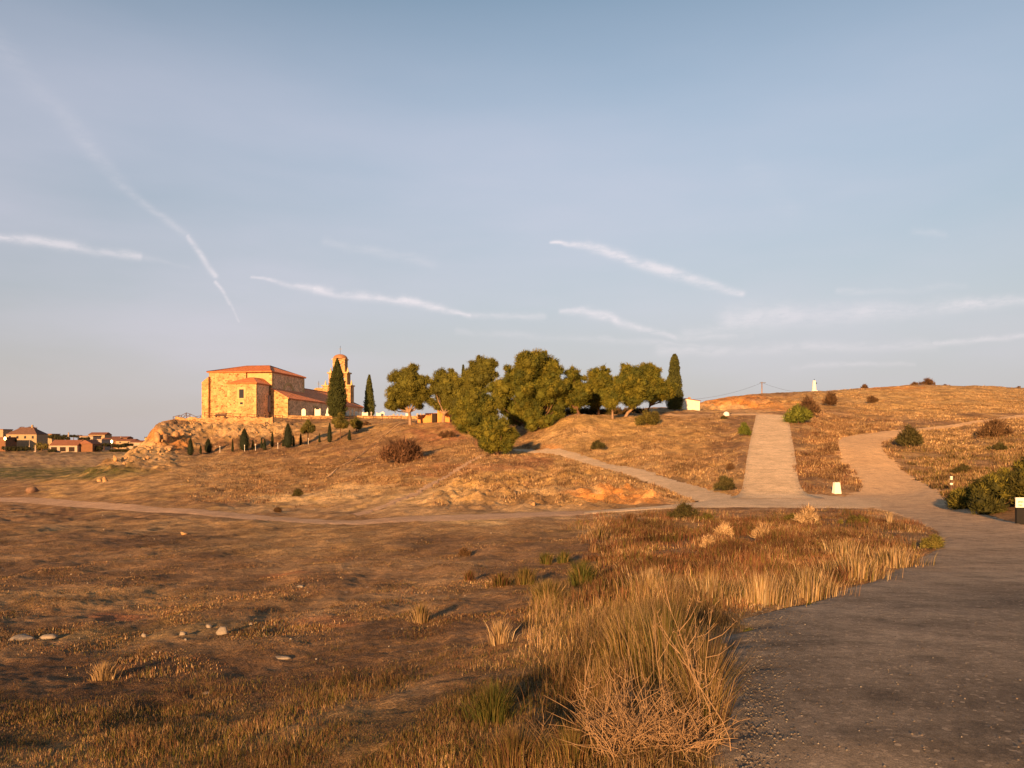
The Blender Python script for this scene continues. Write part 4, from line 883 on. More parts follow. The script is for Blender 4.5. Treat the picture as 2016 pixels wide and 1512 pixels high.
for i in range(64):
    if i < 30: u, v = random.uniform(0, 1050), random.uniform(985, 1300)
    else: u, v = random.uniform(350, 1450), random.uniform(880, 1000)
    s = random.uniform(2.2, 4.6)*(1+.5*(v > 1150)); rock(u, v, s, s*.7, 'rock_pale', 'small pale stone lying scattered on the open ground', 'stone', 'stone', GS)

# ------------------------------------------------------------------ church
church = empty('church', (CH_O[0], CH_O[1], CH_Z), -CH_A)
tag(church, 'old stone church with red tiled roofs and bell gable on the hill', 'church')
def part(name, mat, f, parent=church, **kw):
    m = MB(); f(m); o = m.build(name, mat, parent); return o
NW = -14.3
def wall_boxes(m):
    m.box(NW, -5.7, 0, 17.7, -2.5, 10.3); m.box(-5.7, -.003, .55, 17.697, -2.5, 10.297)
part('east_wall', M['stone'], wall_boxes)
part('plaster_panel', M['plaster_cream'], lambda m: m.box(-5.69, -.35, .50, .56, 6.6, 10.25))
part('south_wall', M['stone_south'], lambda m: m.box(-.06, .03, .62, 17.6, 6.0, 10.25))
part('quoin', M['stone_pale'], lambda m: [m.box(-.62+.12*(i % 2), .07, .46, 1.15+.35*(i % 2), 6.2+i*.45, 6.63+i*.45) for i in range(9)])
part('quoin', M['stone_pale'], lambda m: [m.box(-.5, .07, 17.0-.35*(i % 2), 17.76, 6.6+i*.45, 7.03+i*.45) for i in range(8)])
part('buttress', M['stone'], lambda m: (m.box(NW-1.3, NW+.25, -.7, 1.6, -2.5, 8.2), m.add([(NW-1.3,-.7,8.2),(NW+.25,-.7,8.2),(NW+.25,1.6,8.2),(NW-1.3,1.6,8.2),(NW+.25,-.7,9.4),(NW+.25,1.6,9.4)], [(0,1,4),(1,2,5,4),(2,3,5),(3,0,4,5)])))
def hip(m, x0, x1, y0, y1, ze, xr0, xr1, yr0, yr1, zr, ov=.35, th=.22):
    x0 -= ov; x1 += ov; y0 -= ov; y1 += ov
    e = [(x0,y0,ze),(x1,y0,ze),(x1,y1,ze),(x0,y1,ze)]; r = [(xr0,yr0,zr),(xr1,yr1,zr)]; lo = [(a, b, c-th) for a, b, c in e]
    m.add(e+r+lo, [(0,1,5,4),(2,3,4,5)] if False else [(0,1,5,4)], 0)
    m.add(e+r+lo, [(1,2,5)], 1); m.add(e+r+lo, [(2,3,4,5)], 0); m.add(e+r+lo, [(3,0,4)], 1)
    m.add(e+r+lo, [(6,7,1,0),(7,8,2,1),(8,9,3,2),(9,6,0,3),(9,8,7,6)], 0)
rf = MB(); hip(rf, NW, 0, 0, 17.7, 10.52, -10, -4.4, 8.6, 8.6, 12.5); main_roof = rf.build('roof', [M['tile_x'], M['tile_y']], church)
part('ridge_tiles', M['roof_red'], lambda m: (m.tube([(.35,-.35,10.55),(-4.4,8.6,12.55)], .12, 6), m.tube([(-10,8.6,12.55),(-4.4,8.6,12.55)], .12, 6), m.tube([(NW-.35,-.35,10.55),(-10,8.6,12.55)], .12, 6), m.tube([(.35,18.05,10.55),(-4.4,8.6,12.55)], .12, 6)), main_roof)
# relieving arch on the south wall
def arch(m):
    n = 16
    for i in range(n):
        a0_, a1_ = math.pi*i/n, math.pi*(i+1)/n; r0, r1 = 2.2, 3.1
        q = [(9+math.cos(a)*r, 6.2+math.sin(a)*r*.8) for a, r in ((a0_, r0), (a0_, r1), (a1_, r1), (a1_, r0))]
        m.add([(.02, s, z) for s, z in q]+[(.10, s, z) for s, z in q], [(4,5,6,7),(0,1,5,4),(1,2,6,5),(2,3,7,6),(3,0,4,7)])
part('relieving_arch', M['stone_pale'], arch)
# sacristy
SX0, SX1, SY0 = -6.75, -.4, -5.9
part('sacristy_wall', M['stone'], lambda m: m.box(SX0, SX1, SY0, -.002, -2.5, 7.35))
part('sacristy_side_wall', M['stone_south'], lambda m: m.box(SX1, SX1+.04, SY0+.5, -.01, -2.4, 7.3))
part('quoin', M['stone_pale'], lambda m: [m.box(SX1-.75+.25*(i % 2), SX1+.06, SY0-.05, SY0+.7-.25*(i % 2), -.4+i*.55, .12+i*.55) for i in range(14)])
part('quoin', M['stone_pale'], lambda m: [m.box(SX0-.05, SX0+.75-.25*(i % 2), SY0-.05, SY0+.5, 1.2+i*.55, 1.72+i*.55) for i in range(11)])
m_ = MB(); hip(m_, SX0, SX1, SY0, 0, 7.55, -3.4, -2.6, -2.8, -2.8, 8.95, .3, .18)
m_.add([(-3.4,-2.8,8.95),(-2.6,-2.8,8.95),(-1.9,0,8.95),(-4.3,0,8.95),(SX1+.3,0,7.55),(SX0-.3,0,7.55)], [(0,1,2,3),(1,4,2),(0,3,5)], 0)
m_.build('sacristy_roof', [M['tile_x'], M['tile_y']], church)
w_ = part('window', M['glass'], lambda m: m.box(-4.15, -3.1, SY0-.03, SY0+.4, 4.35, 6.2))
part('frame', M['plaster_cream'], lambda m: (m.box(-4.6, -4.15, SY0-.06, SY0+.1, 4.1, 6.65), m.box(-3.1, -2.65, SY0-.06, SY0+.1, 4.1, 6.65), m.box(-4.15, -3.1, SY0-.06, SY0+.1, 6.2, 6.65), m.box(-4.4, -2.9, SY0-.10, SY0+.1, 4.02, 4.35)), w_)
w_ = part('window', M['glass'], lambda m: m.box(-3.95, -3.3, SY0-.03, SY0+.3, 3.05, 3.5))
part('frame', M['plaster_cream'], lambda m: (m.box(-4.3, -3.95, SY0-.06, SY0+.1, 2.6, 3.9), m.box(-3.3, -2.95, SY0-.06, SY0+.1, 2.6, 3.9), m.box(-3.95, -3.3, SY0-.06, SY0+.1, 2.6, 3.05), m.box(-3.95, -3.3, SY0-.06, SY0+.1, 3.5, 3.9)), w_)
part('pilaster', M['wall_white'], lambda m: m.box(-.34, .05, -.55, -.1, 1.6, 5.2))
# nave / south aisle
NE, NL = 3.84, 48.7
part('aisle_end_wall', M['stone'], lambda m: m.add([(.04,.1,-2.5),(NE,.1,-2.5),(NE,.1,4.6),(.04,.1,6.75),(.04,.6,-2.5),(NE,.6,-2.5),(NE,.6,4.6),(.04,.6,6.75)], [(0,1,2,3),(7,6,5,4),(1,5,6,2),(2,6,7,3),(0,3,7,4)]))
part('nave_wall', M['stone_south'], lambda m: (m.box(NE-.6, NE-.002, .6, NL, -2.5, 4.6), m.box(-8.9, NE-.6, NL-.6, NL-.003, -2.5, 4.55), m.box(-8.9, -8.3, 17.7, NL-.6, -2.5, 4.6)))
part('quoin', M['stone_pale'], lambda m: [m.box(NE-.7, NE+.05, .04, .75+.3*(i % 2), -.5+i*.5, -.04+i*.5) for i in range(10)])
part('buttress', M['stone_south'], lambda m: m.box(NE, NE+.35, 24.5, 25.2, -2.5, 4.3))
def nave_roof(m):
    sl = (8.25-4.65)/(NE+.3+2.5); zr = 8.25
    # lean-to along the main block and the gable roof beyond it
    zt = zr-sl*(2.5+.03)
    a = [(NE+.3,-.15,4.65),(NE+.3,17.7,4.65),(.03,17.7,zt),(.03,-.15,zt)]
    m.add(a+[(x,y,z-.16) for x,y,z in a], [(0,1,2,3),(7,6,5,4),(4,5,1,0),(4,0,3,7)], 1)
    b = [(NE+.3,17.7,4.65),(NE+.3,NL+.3,4.65),(-2.5,NL-5.5,zr),(-2.5,17.72,zr),(-9.3,NL+.3,4.65),(-9.3,17.72,4.65)]
    m.add(b+[(x,y,z-.16) for x,y,z in b], [(0,1,2,3),(1,4,2),(4,5,3,2),(0,3,5),(6,7,1,0),(7,10,4,1),(6,11,10,7)], 1)
part('nave_roof', [M['tile_x'], M['tile_y']], nave_roof)
part('ridge_tiles', M['roof_red'], lambda m: (m.tube([(-2.5,17.8,8.3),(-2.5,NL-5.5,8.3)], .12, 6), m.tube([(-2.5,NL-5.5,8.3),(NE+.3,NL+.3,4.7)], .12, 6)))
d_ = part('door', M['dark'], lambda m: m.box(NE-.4, NE+.02, 14.4, 16.2, 1.5, 3.1))
part('lintel', M['stone_pale'], lambda m: (m.box(NE, NE+.10, 14.0, 16.6, 3.1, 3.6), m.box(NE, NE+.08, 13.9, 14.4, 1.3, 3.1)), d_)
# bell gable
TY0, TY1 = 43.2, 45.9
def arched(m, x0, x1, z0, z1, ops, y0=TY0, y1=TY1):
    """wall slab x0..x1, z0..z1 pierced by arched openings (xc, half, zs, spring)"""
    xs = x0
    for (xc, hw, zs, sp) in ops:
        m.box(xs, xc-hw, y0, y1, z0, z1); m.box(xc-hw, xc+hw, y0, y1, z0, zs)
        n = 8; top = z1
        for i in range(n):
            a, b = math.pi-math.pi*i/n, math.pi-math.pi*(i+1)/n
            xa, xb = xc+hw*math.cos(a), xc+hw*math.cos(b); za, zb = sp+hw*math.sin(a), sp+hw*math.sin(b)
            m.add([(xa,y0,za),(xb,y0,zb),(xb,y0,top),(xa,y0,top),(xa,y1,za),(xb,y1,zb),(xb,y1,top),(xa,y1,top)], [(0,1,2,3),(7,6,5,4),(0,4,5,1)])
        xs = xc+hw
    m.box(xs, x1, y0, y1, z0, z1)
    m.box(x0, x1, y0, y1, z1, z1+.02)
TX1 = 2.3
gable = part('bell_gable', M['stone'], lambda m: (m.box(-5.6, TX1, TY0, TY1, -1, 10.3), arched(m, -3.9, TX1-1.0, 10.35, 13.8, [(-2.5,.62,11.0,12.3),(-.1,.62,11.0,12.3)]), arched(m, -2.85, TX1-1.7, 14.05, 17.6, [(-1.1,.55,14.6,16.0)], TY0+.2, TY1-.2)))
part('cornice', M['stone_pale'], lambda m: (m.box(-5.9, TX1+.25, TY0-.25, TY1+.25, 10.28, 10.6), m.box(-4.3, TX1-.7, TY0-.3, TY1+.3, 13.75, 14.1)), gable)
part('cornice', M['stone_pale'], lambda m: m.box(-3.05, TX1-1.5, TY0, TY1, 17.55, 17.8), gable)
part('dome_cap', M['cap_brown'], lambda m: m.lathe(-1.1, (TY0+TY1)/2, [(1.95,17.8),(1.95,18.05),(1.75,18.45),(1.35,18.8),(.7,19.05),(.02,19.15)], 16), gable)
part('weather_vane', M['metal'], lambda m: (m.tube([(-1.1,44.5,19.2),(-1.1,44.5,21.4)], .05, 5), m.box(-1.5,-.7,44.47,44.53,20.5,20.6)), gable)
for x, z in ((TX1-.2,10.6),(-5.3,10.6),(TX1-1.25,14.1),(-3.8,14.1)):
    part('pinnacle', M['stone_pale'], lambda m: (m.frustum(x, 44.5, z, z+.5, .26, .26, .2, .2), m.frustum(x, 44.5, z+.5, z+1.4, .19, .19, .03, .03)), gable)
for xc, zc in ((-2.5,11.9),(-.1,11.9),(-1.1,15.6)):
    part('bell', M['metal'], lambda m: m.lathe(xc, 44.5, [(.42,zc-.7),(.34,zc-.45),(.24,zc-.1),(.16,zc+.05),(.02,zc+.1)], 12), gable)
part('stair_turret', M['stone'], lambda m: (m.box(-8.2, -5.6, TY0+.3, TY1-.3, -1, 9.4), m.frustum(-6.9, 44.5, 9.4, 9.9, 1.4, 1.2, .9, .8)), gable)
part('antenna', M['metal'], lambda m: (m.tube([(-7.3,44.5,9.8),(-7.3,44.5,11.8)], .06, 5), m.box(-7.7,-6.9,44.46,44.54,11.2,11.28), m.box(-7.6,-7.0,44.46,44.54,10.8,10.88)), gable)

# cemetery wall --------------------------------------------------------
def polywall(name, pts, zt, zb, th, mat, lab, cat='wall', cap=None):
    m = MB(); vs = []
    for i in range(len(pts)):
        x, y = pts[i]; a = pts[max(i-1, 0)]; b = pts[min(i+1, len(pts)-1)]; d = Vector((b[0]-a[0], b[1]-a[1])).normalized(); nx, ny = -d.y*th/2, d.x*th/2
        t = zt(i)+random.uniform(-.05, .05); bb = zb(i); vs += [(x-nx,y-ny,bb),(x+nx,y+ny,bb),(x+nx,y+ny,t),(x-nx,y-ny,t)]
    fs = []
    for i in range(len(pts)-1):
        o = i*4
        for k in range(4): fs.append((o+k, o+4+k, o+4+(k+1) % 4, o+(k+1) % 4))
    n4 = len(pts)*4-4; fs += [(3,2,1,0),(n4,n4+1,n4+2,n4+3)]
    m.add(vs, fs); o = m.build(name, mat); tag(o, lab, cat); return o
cw = [XY(u, 151.2+ (u-566)*.006) for u in range(568, 850, 4)]
polywall('cemetery_wall', cw, lambda i: 6.42, lambda i: 4.2, .5, M['rubble'], 'long low rubble stone cemetery wall running right from the church')
rw = [XY(u, 145.5) for u in range(404, 536, 4)]
tw = [XY(u, 141.2) for u in range(346, 540, 3)]
polywall('terrace_wall', tw, lambda i: 5.75+.3*math.sin(i*.7)*random.random(), lambda i: 2.5, .7, M['rubble'], 'pale rubble terrace wall directly below the front of the church')
# graves ----------------------------------------------------------------
GV = 'white gravestones behind the cemetery wall'
def grave(u, Y, wpx, vt, kind, lab, mat='white_stone', group=GV):
    x, y = XY(u, Y); z = max(6.0, float(zbase(np.array([x]), np.array([y]))[0])); k = Y/F; w = wpx*k*1.25; h = EYE+(HOR-vt)/F*Y-z+.15; e = empty('grave', (x, y, z)); tag(e, lab, 'gravestone', group)
    mb = MB(); mb.box(-w*.5, w*.5, -.3, 1.6, -.3, .35); mb.build('slab', M[mat], e); mb = MB()
    if kind == 'cross':
        mb.frustum(0, 0, .35, h*.45, w*.28, .2, w*.2, .16); mb.box(-.09, .09, -.07, .07, h*.45, h); mb.box(-w*.32, w*.32, -.06, .06, h*.76, h*.76+.17)
    elif kind == 'niche':
        mb.box(-w*.5, w*.5, -.35, .35, .35, h*.9); mb.box(-w*.5, -w*.32, -.33, .33, h*.9, h); mb.box(w*.32, w*.5, -.33, .33, h*.9, h)
    elif kind == 'statue':
        mb.box(-w*.35, w*.35, -.3, .3, .35, h*.4); mb.lathe(0, 0, [(w*.26,h*.4),(w*.30,h*.6),(w*.2,h*.8),(w*.08,h*.86),(w*.13,h*.93),(.02,h)], 10)
    else:
        mb.box(-w*.4, w*.4, -.12, .12, .35, h*.85); mb.frustum(0, 0, h*.85, h, w*.4, .12, w*.15, .1)
    mb.build('headstone', M[mat], e); return e
GL = [(598,153.5,8,806,'slab','pale gravestone directly below the nave door'),(626,153.5,9,806,'niche','white blocky tomb with two raised corners in front of the nave'),(645,153.5,8,804,'statue','tall white statue tomb left of the spindle cypress'),
 (681,153.5,9,811,'niche','white tomb just right of the spindle cypress'),(694,153.8,6,807,'cross','tall white cross behind the low wide conifer'),(702,153.2,6,811,'slab','white headstone right of the tall white cross'),(709,154,5,812,'slab','narrow white headstone left of the second tall cross'),
 (713.5,155,5,807,'cross','second tall white cross at the end of the nave'),(719,153.5,9,813,'niche','wide low white tomb at the foot of the cone cypress'),(731,152.8,5,812,'cross','grey cross in front of the cone cypress'),(746,154,7,814,'niche','white tomb first right of the cone cypress'),
 (753.5,155,7,812,'slab','white headstone second right of the cone cypress'),(775,155,4,816,'slab','low dark gravestone between the white tombs and the lone pine'),(783,155,4,817,'cross','small dark cross near the lone pine'),(790,155,4,817,'slab','small dark headstone left of the lone pine trunk'),
 (803,154,6,815,'niche','white tomb at the trunk of the lone pine'),(822,155,5,815,'slab','dark gravestone right of the lone pine trunk'),(828,155.5,4,815,'cross','thin dark cross right of the lone pine'),(834,155,5,816,'slab','dark gravestone nearest the orange hut')]
for u, Y, w, vt, kd, lab in GL: grave(u, Y, w, vt, kd, lab, 'grey_stone' if ('dark' in lab or 'grey' in lab) else 'white_stone')

# wooden fences ------------------------------------------------------------
def fence(pts, h, lab, rails=(.55, .95), cross=False, mat='wood', pr=.06):
    x0, y0, z0 = pts[0]; e = empty('wooden_fence', (x0, y0, z0)); tag(e, lab, 'fence', 'rustic wooden fences round the church')
    for (x, y, z) in pts:
        mb = MB(); mb.tube([(x-x0, y-y0, z-z0-.4), (x-x0, y-y0, z-z0+h)], pr, 6); mb.build('post', M[mat], e)
    for r in rails:
        mb = MB()
        for a, b in zip(pts[:-1], pts[1:]): mb.tube([(a[0]-x0, a[1]-y0, a[2]-z0+h*r), (b[0]-x0, b[1]-y0, b[2]-z0+h*r)], pr*.8, 5)
        mb.build('rail', M[mat], e)
    if cross:
        for a, b in zip(pts[:-1], pts[1:]):
            mb = MB(); mb.tube([(a[0]-x0, a[1]-y0, a[2]-z0+.1), (b[0]-x0, b[1]-y0, b[2]-z0+h*.9)], pr*.7, 5); mb.build('brace', M[mat], e)
fence([at(u, 141) for u in (341, 346, 352.5, 357, 367, 374, 386, 396)], 1.05, 'dark wooden railing against the sky at the left rim of the church hill', (.5, .97), True)
fence([at(u, 146.5) for u in np.linspace(403, 556, 12)], 1.1, 'brown wooden fence along the front of the church')
fence([at(u, 143.5+(u-560)*.01) for u in np.linspace(556, 706, 9)], 1.05, 'wooden fence below the cemetery wall left of the low wide conifer')
fence([at(u, 146) for u in np.linspace(716, 790, 5)], 1.05, 'wooden fence below the cemetery wall near the lone pine')
tk = MB(); tk.box(-1.1, 1.1, -.3, .3, .35, .5); tk.box(-.95, -.75, -.25, .25, 0, .35); tk.box(.75, .95, -.25, .25, 0, .35); tk.box(-1.1, 1.1, .28, .36, .5, .85); o = tk.build('bench', M['wood']); o.location = at(434, 149); tag(o, 'dark wooden bench against the church wall left of the sacristy', 'bench')
tb = MB(); tb.box(-1.0, 1.0, -.35, .35, .7, .8); tb.box(-.8, -.6, -.3, .3, 0, .7); tb.box(.6, .8, -.3, .3, 0, .7); tb.box(-1, 1, -.8, -.55, .4, .47); o = tb.build('picnic_table', M['wood']); o.location = at(515, 149.5); tag(o, 'dark wooden table beside the sacristy side wall', 'table')
for k, (u, v) in enumerate([(481.5,889),(503,887),(547,885),(433,893),(607,874)]):
    x, y, z = hit(u, v, 60, 200); m = MB(); m.tube([(0, 0, -.2), (0, 0, .95)], .035, 5); m.box(-.05, .05, -.05, .05, .9, 1.0); o = m.build('stake', M['white']); o.location = (x, y, z)
    tag(o, ['white stake in front of the fattest small cypress','white stake right of the fattest small cypress','white stake left of the tallest small cypress','white stake between the stout and the fattest small cypress','white stake under the leftmost round conifer'][k], 'stake', 'white stakes along the row of small cypresses')

# orange hut ---------------------------------------------------------------
x, y, z = at(878, 124); hut = empty('hut', (x, y, z), R(-14)); tag(hut, 'small orange adobe hut half hidden behind the pines', 'hut')
part('wall', M['hut'], lambda m: (m.box(-1.0, 1.1, -1.4, 1.6, -.6, 2.5), m.box(-3.2, -1.0, -1.0, 1.4, -.6, 1.45), m.box(-4.6, -3.2, -.8, 1.2, -.6, 1.2)), hut)
part('roof', M['roof_brown'], lambda m: m.add([(-1.2,-1.6,2.5),(1.3,-1.6,2.5),(1.3,1.8,2.5),(-1.2,1.8,2.5),(.05,-1.6,3.05),(.05,1.8,3.05)], [(0,1,4),(2,3,5),(0,4,5,3),(1,2,5,4),(0,3,2,1)]), hut)
part('door', M['dark'], lambda m: m.box(-1.9, -1.15, -1.45, -.9, -.2, 1.4), hut)

# white building right -------------------------------------------------------
x, y, z = at(1358, 131); wb = empty('shed', (x, y, z), R(22)); tag(wb, 'small cream walled shed right of the tall dense cypress', 'shed')
part('wall', M['white_stone'], lambda m: m.add([(-1.35,-1,-1.0),(1.35,-1,-1.0),(1.35,2,-1.0),(-1.35,2,-1.0),(-1.35,-1,1.62),(1.35,-1,1.32),(1.35,2,1.32),(-1.35,2,1.62)], [(0,1,5,4),(1,2,6,5),(2,3,7,6),(3,0,4,7),(4,5,6,7)]), wb)
part('roof', M['roof_red'], lambda m: m.add([(-1.5,-1.15,1.645),(1.5,-1.15,1.31),(1.5,2.15,1.31),(-1.5,2.15,1.645),(-1.5,-1.15,1.745),(1.5,-1.15,1.41),(1.5,2.15,1.41),(-1.5,2.15,1.745)], [(3,2,1,0),(4,5,6,7),(0,1,5,4),(1,2,6,5),(2,3,7,6),(3,0,4,7)]), wb)
part('chimney', M['wall_cream'], lambda m: m.box(.2, .55, .5, .85, 1.5, 2.05), wb)

# white domed thing at the top of the bank
x, y, z = at(1430, 104.5); m = MB(); m.lathe(0, 0, [(.42,-.1),(.42,.12),(.40,.22),(.30,.38),(.15,.47),(.01,.5)], 14); o = m.build('well_cover', M['white']); o.location = (x, y, z+.0); tag(o, 'low white dome shaped cap at the rim left of the ramp top', 'well cover')
m = MB(); m.box(.40, .52, -.1, .1, -.1, .22); m.box(.43,.75,-.08,.08,.18,.24); p_ = m.build('bracket', M['black'], o)
# white pillar on the skyline
x, y, z = at(1603, 178); e = empty('pillar', (x, y, z)); tag(e, 'white tapered survey pillar on the hill skyline', 'pillar')
part('shaft', M['white'], lambda m: m.lathe(0, 0, [(.52,-.4),(.46,.6),(.32,2.3),(.32,2.45),(.02,2.46)], 14), e); part('base', M['white'], lambda m: m.frustum(0, 0, -.5, .12, .6, .6, .56, .56), e)
part('bracket', M['black'], lambda m: (m.box(.40, .62, -.08, .08, 1.75, 2.0), m.tube([(0, 0, 2.4), (0, 0, 2.85)], .06, 6)), e)
# utility pole + wires
x, y, z = at(1500, 182); e = empty('utility_pole', (x, y, z)); tag(e, 'thin wooden utility pole on the skyline above the ramp', 'pole')
ph = EYE+(HOR-752)/F*182-z
part('shaft', M['bark_pale'], lambda m: m.tube([(0, 0, -.5), (0, 0, ph)], [.16, .11], 8), e); part('crossarm', M['metal'], lambda m: m.box(-.5, .9, -.05, .05, ph-.25, ph-.12), e)
for d_, (u1, v1, Y1), lab in ((-1, (1352, 787, 150), 'slack wire running left from the utility pole down to the shed'), (1, (1568, 771.5, 190), 'slack wire running right from the utility pole behind the hill')):
    x1, y1 = XY(u1, Y1); z1 = EYE+(HOR-v1)/F*Y1; p0 = Vector((x, y, z+ph-.15)); p1 = Vector((x1, y1, z1)); pts = []
    for i in range(17):
        t = i/16; q = p0.lerp(p1, t); q.z -= 4*t*(1-t)*(.75 if d_ < 0 else .3); pts.append(q-p0)
    m = MB(); m.tube(pts, .02, 4); o = m.build('overhead_wire', M['metal']); o.location = p0; tag(o, lab, 'wire')
# concrete block marker
x, y, z = hit(1647, 972, 30, 60); m = MB(); k = y/F; m.frustum(0, 0, -.1, 21*k, 7.5*k, 6*k, 5.3*k, 4*k); o = m.build('boundary_stone', M['white']); o.location = (x, y, z); o.rotation_euler[2] = R(12); tag(o, 'white tapered concrete block beside the road junction right of the ramp', 'marker stone')
bv = o.modifiers.new('bevel', 'BEVEL'); bv.width = .03; bv.segments = 2
# striped post
x, y, z = hit(1873, 966, 30, 60); k = y/F; e = empty('marker_post', (x, y, z)); tag(e, 'short post with white reflective bands at the right side of the dirt track', 'post')
part('shaft', M['wood'], lambda m: m.tube([(0, 0, -.2), (0, 0, 29*k)], 2.4*k, 10), e)
for z0, z1 in ((24.5, 27.5), (20.8, 23.6), (10.5, 14.5)): part('band', M['white'], lambda m: m.lathe(0, 0, [(2.4*k, z0*k), (2.62*k, z0*k), (2.62*k, z1*k), (2.4*k, z1*k)], 12), e)
# sign
x, y, z = at(2010, 29.5); k = 29.5/F; e = empty('sign', (x, y, z), R(3)); tag(e, 'small white sign with two dark lines on a wide dark post at the right edge', 'sign')
ztop = EYE+(HOR-981)/F*29.5-z; zbot = EYE+(HOR-999)/F*29.5-z
part('panel', M['white'], lambda m: (m.box(-11.5*k, 13*k, -.03, .0, zbot, ztop), m.box(-12*k, 13.5*k, -.045, .01, ztop-.012, ztop+.03)), e)
part('post', M['black'], lambda m: m.box(-8*k, 7*k, .004, .12, -.3, zbot+.1), e)
def glyphs(m):
    for r, zc, hh in ((0, (ztop*.62+zbot*.38), .075), (1, (ztop*.24+zbot*.76), .075)):
        for i in range(5):
            xx = -6.5*k+i*2.1*k; s = 1.5*k
            if r == 1 and i == 4: continue
            m.box(xx, xx+s*.28, -.036, -.031, zc-hh/2, zc+hh/2)
            if i % 2 == r: m.box(xx+s*.72, xx+s, -.036, -.031, zc-hh/2, zc+hh/2)
            m.box(xx+s*.28, xx+s*.72, -.036, -.031, zc+hh*.3*(1 if (i+r) % 3 else -1), zc+hh*.5*(1 if (i+r) % 3 else -1)+(.0 if (i+r) % 3 else .03))
part('lettering', M['black'], glyphs, e)

# ------------------------------------------------------------------ village far left
VG_ = 'houses of the far village'
def house(u0, u1, vtop, vbase, Y, wall, roof, lab, kind='gable', rise=5, wins=2, rz=0, deep=8, chimney=None, name='house'):
    u = (u0+u1)/2; k = Y/F; x, y = XY(u, Y); zb = EYE+(HOR-vbase)/F*Y; w = (u1-u0)*k; h = (vbase-vtop)*k; rr = rise*k; g = float(zbase(np.array([x]), np.array([y]))[0])
    e = empty(name, (x, y, zb), R(rz)); tag(e, lab, 'house', VG_); lo = min(0, g-zb)-1
    part('wall', M[wall], lambda m: m.box(-w/2, w/2, 0, deep, lo, h), e)
    o_ = .3
    def rf(m):
        a, b, c, d = -w/2-o_, w/2+o_, -o_, deep+o_
        if kind == 'gable': m.add([(a,c,h+.01),(b,c,h+.01),(b,d,h+.01),(a,d,h+.01),(a,deep/2,h+rr),(b,deep/2,h+rr)], [(0,1,5,4),(2,3,4,5),(0,4,3),(1,2,5),(3,2,1,0)])
        elif kind == 'end': m.add([(a,c,h+.01),(b,c,h+.01),(b,d,h+.01),(a,d,h+.01),(0,c,h+rr),(0,d,h+rr)], [(0,1,4),(2,3,5),(0,4,5,3),(1,2,5,4),(3,2,1,0)])
        elif kind == 'hip': m.add([(a,c,h+.01),(b,c,h+.01),(b,d,h+.01),(a,d,h+.01),(a+w*.32,deep/2,h+rr),(b-w*.32,deep/2,h+rr)], [(0,1,5,4),(2,3,4,5),(0,4,3),(1,2,5),(3,2,1,0)])
        else: m.box(a, b, c, d, h+.01, h+.35)
    r_ = part('roof', M[roof], rf, e)
    if chimney is not None: part('chimney', M['wall_cream'], lambda m: m.box(chimney-.35, chimney+.35, deep/2-.35, deep/2+.35, h, h+rr+1.2), r_)
    for i in range(wins):
        cx = -w/2+w*(i+.5)/wins; part('window', M['glass'], lambda m: m.box(cx-.5, cx+.5, -.06, .05, h*.35, h*.35+min(1.3, h*.4)), e)
    return e
house(12,72,855,868,370,'wall_cream','roof_brown','large cream house with a dark hipped roof at the far left','hip',14,4,0,9,2.5)
house(-14,6,846,858,420,'wall_cream','roof_red','cream house cut by the left edge of the photo','flat',2,1)
house(-20,11,862,880,355,'wall_orange','roof_red','orange house wall behind the left street lamp','flat',2,1)
e = house(98,152,877,891,345,'wall_white','roof_red','white porch building with arched openings and red tiled roof','gable',11,0,0,8)
for i in range(3):
    part('opening', M['dark'], lambda m: m.box(-5.6+i*4.0, -3.0+i*4.0, -.08, .1, .5, 2.5), e)
house(154,182,874,890,347,'wall_orange','roof_red','orange gabled house end beside the porch building','end',8,0,0,8)
house(154,183,859,866,400,'wall_white','roof_brown','white flat roofed house behind the orange gable','flat',2,2)
house(184,200,866,878,380,'wall_grey','wall_white','grey white house right of the orange gable','flat',2,1)
house(174,206,856,862,450,'wall_cream','roof_red','cream house with red roof standing highest in the village','gable',5,2)
house(198,232,866,873,430,'wall_orange','roof_red','low reddish house left of the right street lamp','gable',4,2)
house(228,262,868,874,410,'wall_cream','roof_red','long reddish roofed house right of the right street lamp','gable',4,2)
house(254,290,871,878,385,'wall_white','roof_red','low white walled barn with red roof','gable',4,0)
house(285,306,862,870,420,'wall_yellow','roof_brown','yellow house touching the crag of the church hill','gable',3,1)
house(72,102,855,864,440,'wall_cream','roof_red','pale house right of the large cream house','flat',2,2)
house(206,250,862,868,480,'wall_orange','roof_red','row house with pale red roof on the village skyline','gable',3,3)
def vtree(u, vb, w, h, Y, cols, lab, name='tree'):
    k = Y/F; x, y, z = at(u, Y); zb = EYE+(HOR-vb)/F*Y; e = empty(name, (x, y, min(z, zb))); tag(e, lab, 'tree' if name == 'tree' else 'hedge', 'trees and hedges of the far village'); off = zb-min(z, zb); L = []
    n = max(4, int(w/h*4))
    for i in range(n): L.append(((i/(n-1)-.5)*w*k*.75, random.uniform(-.6, .6), off+h*k*random.uniform(.4, .6), h*k*random.uniform(.3, .42)))
    puff_crown('crown', L, 60, .35, cols, e, sub=4)
    m = MB(); m.tube([(0, 0, -.5), (0, 0, off+h*k*.5)], [.25, .15], 6); m.build('trunk', M['bark'], e)
VD = [(.03,.03,.012),(.04,.036,.014)]
vtree(56,857,30,20,385,[(.16,.075,.035),(.12,.06,.03)],'reddish brown tree rising behind the large cream house')
vtree(33,889,66,11,352,VD,'long black green hedge at the far left of the village','hedge'); vtree(25,873,14,11,362,VD,'dark round tree in front of the large cream house')
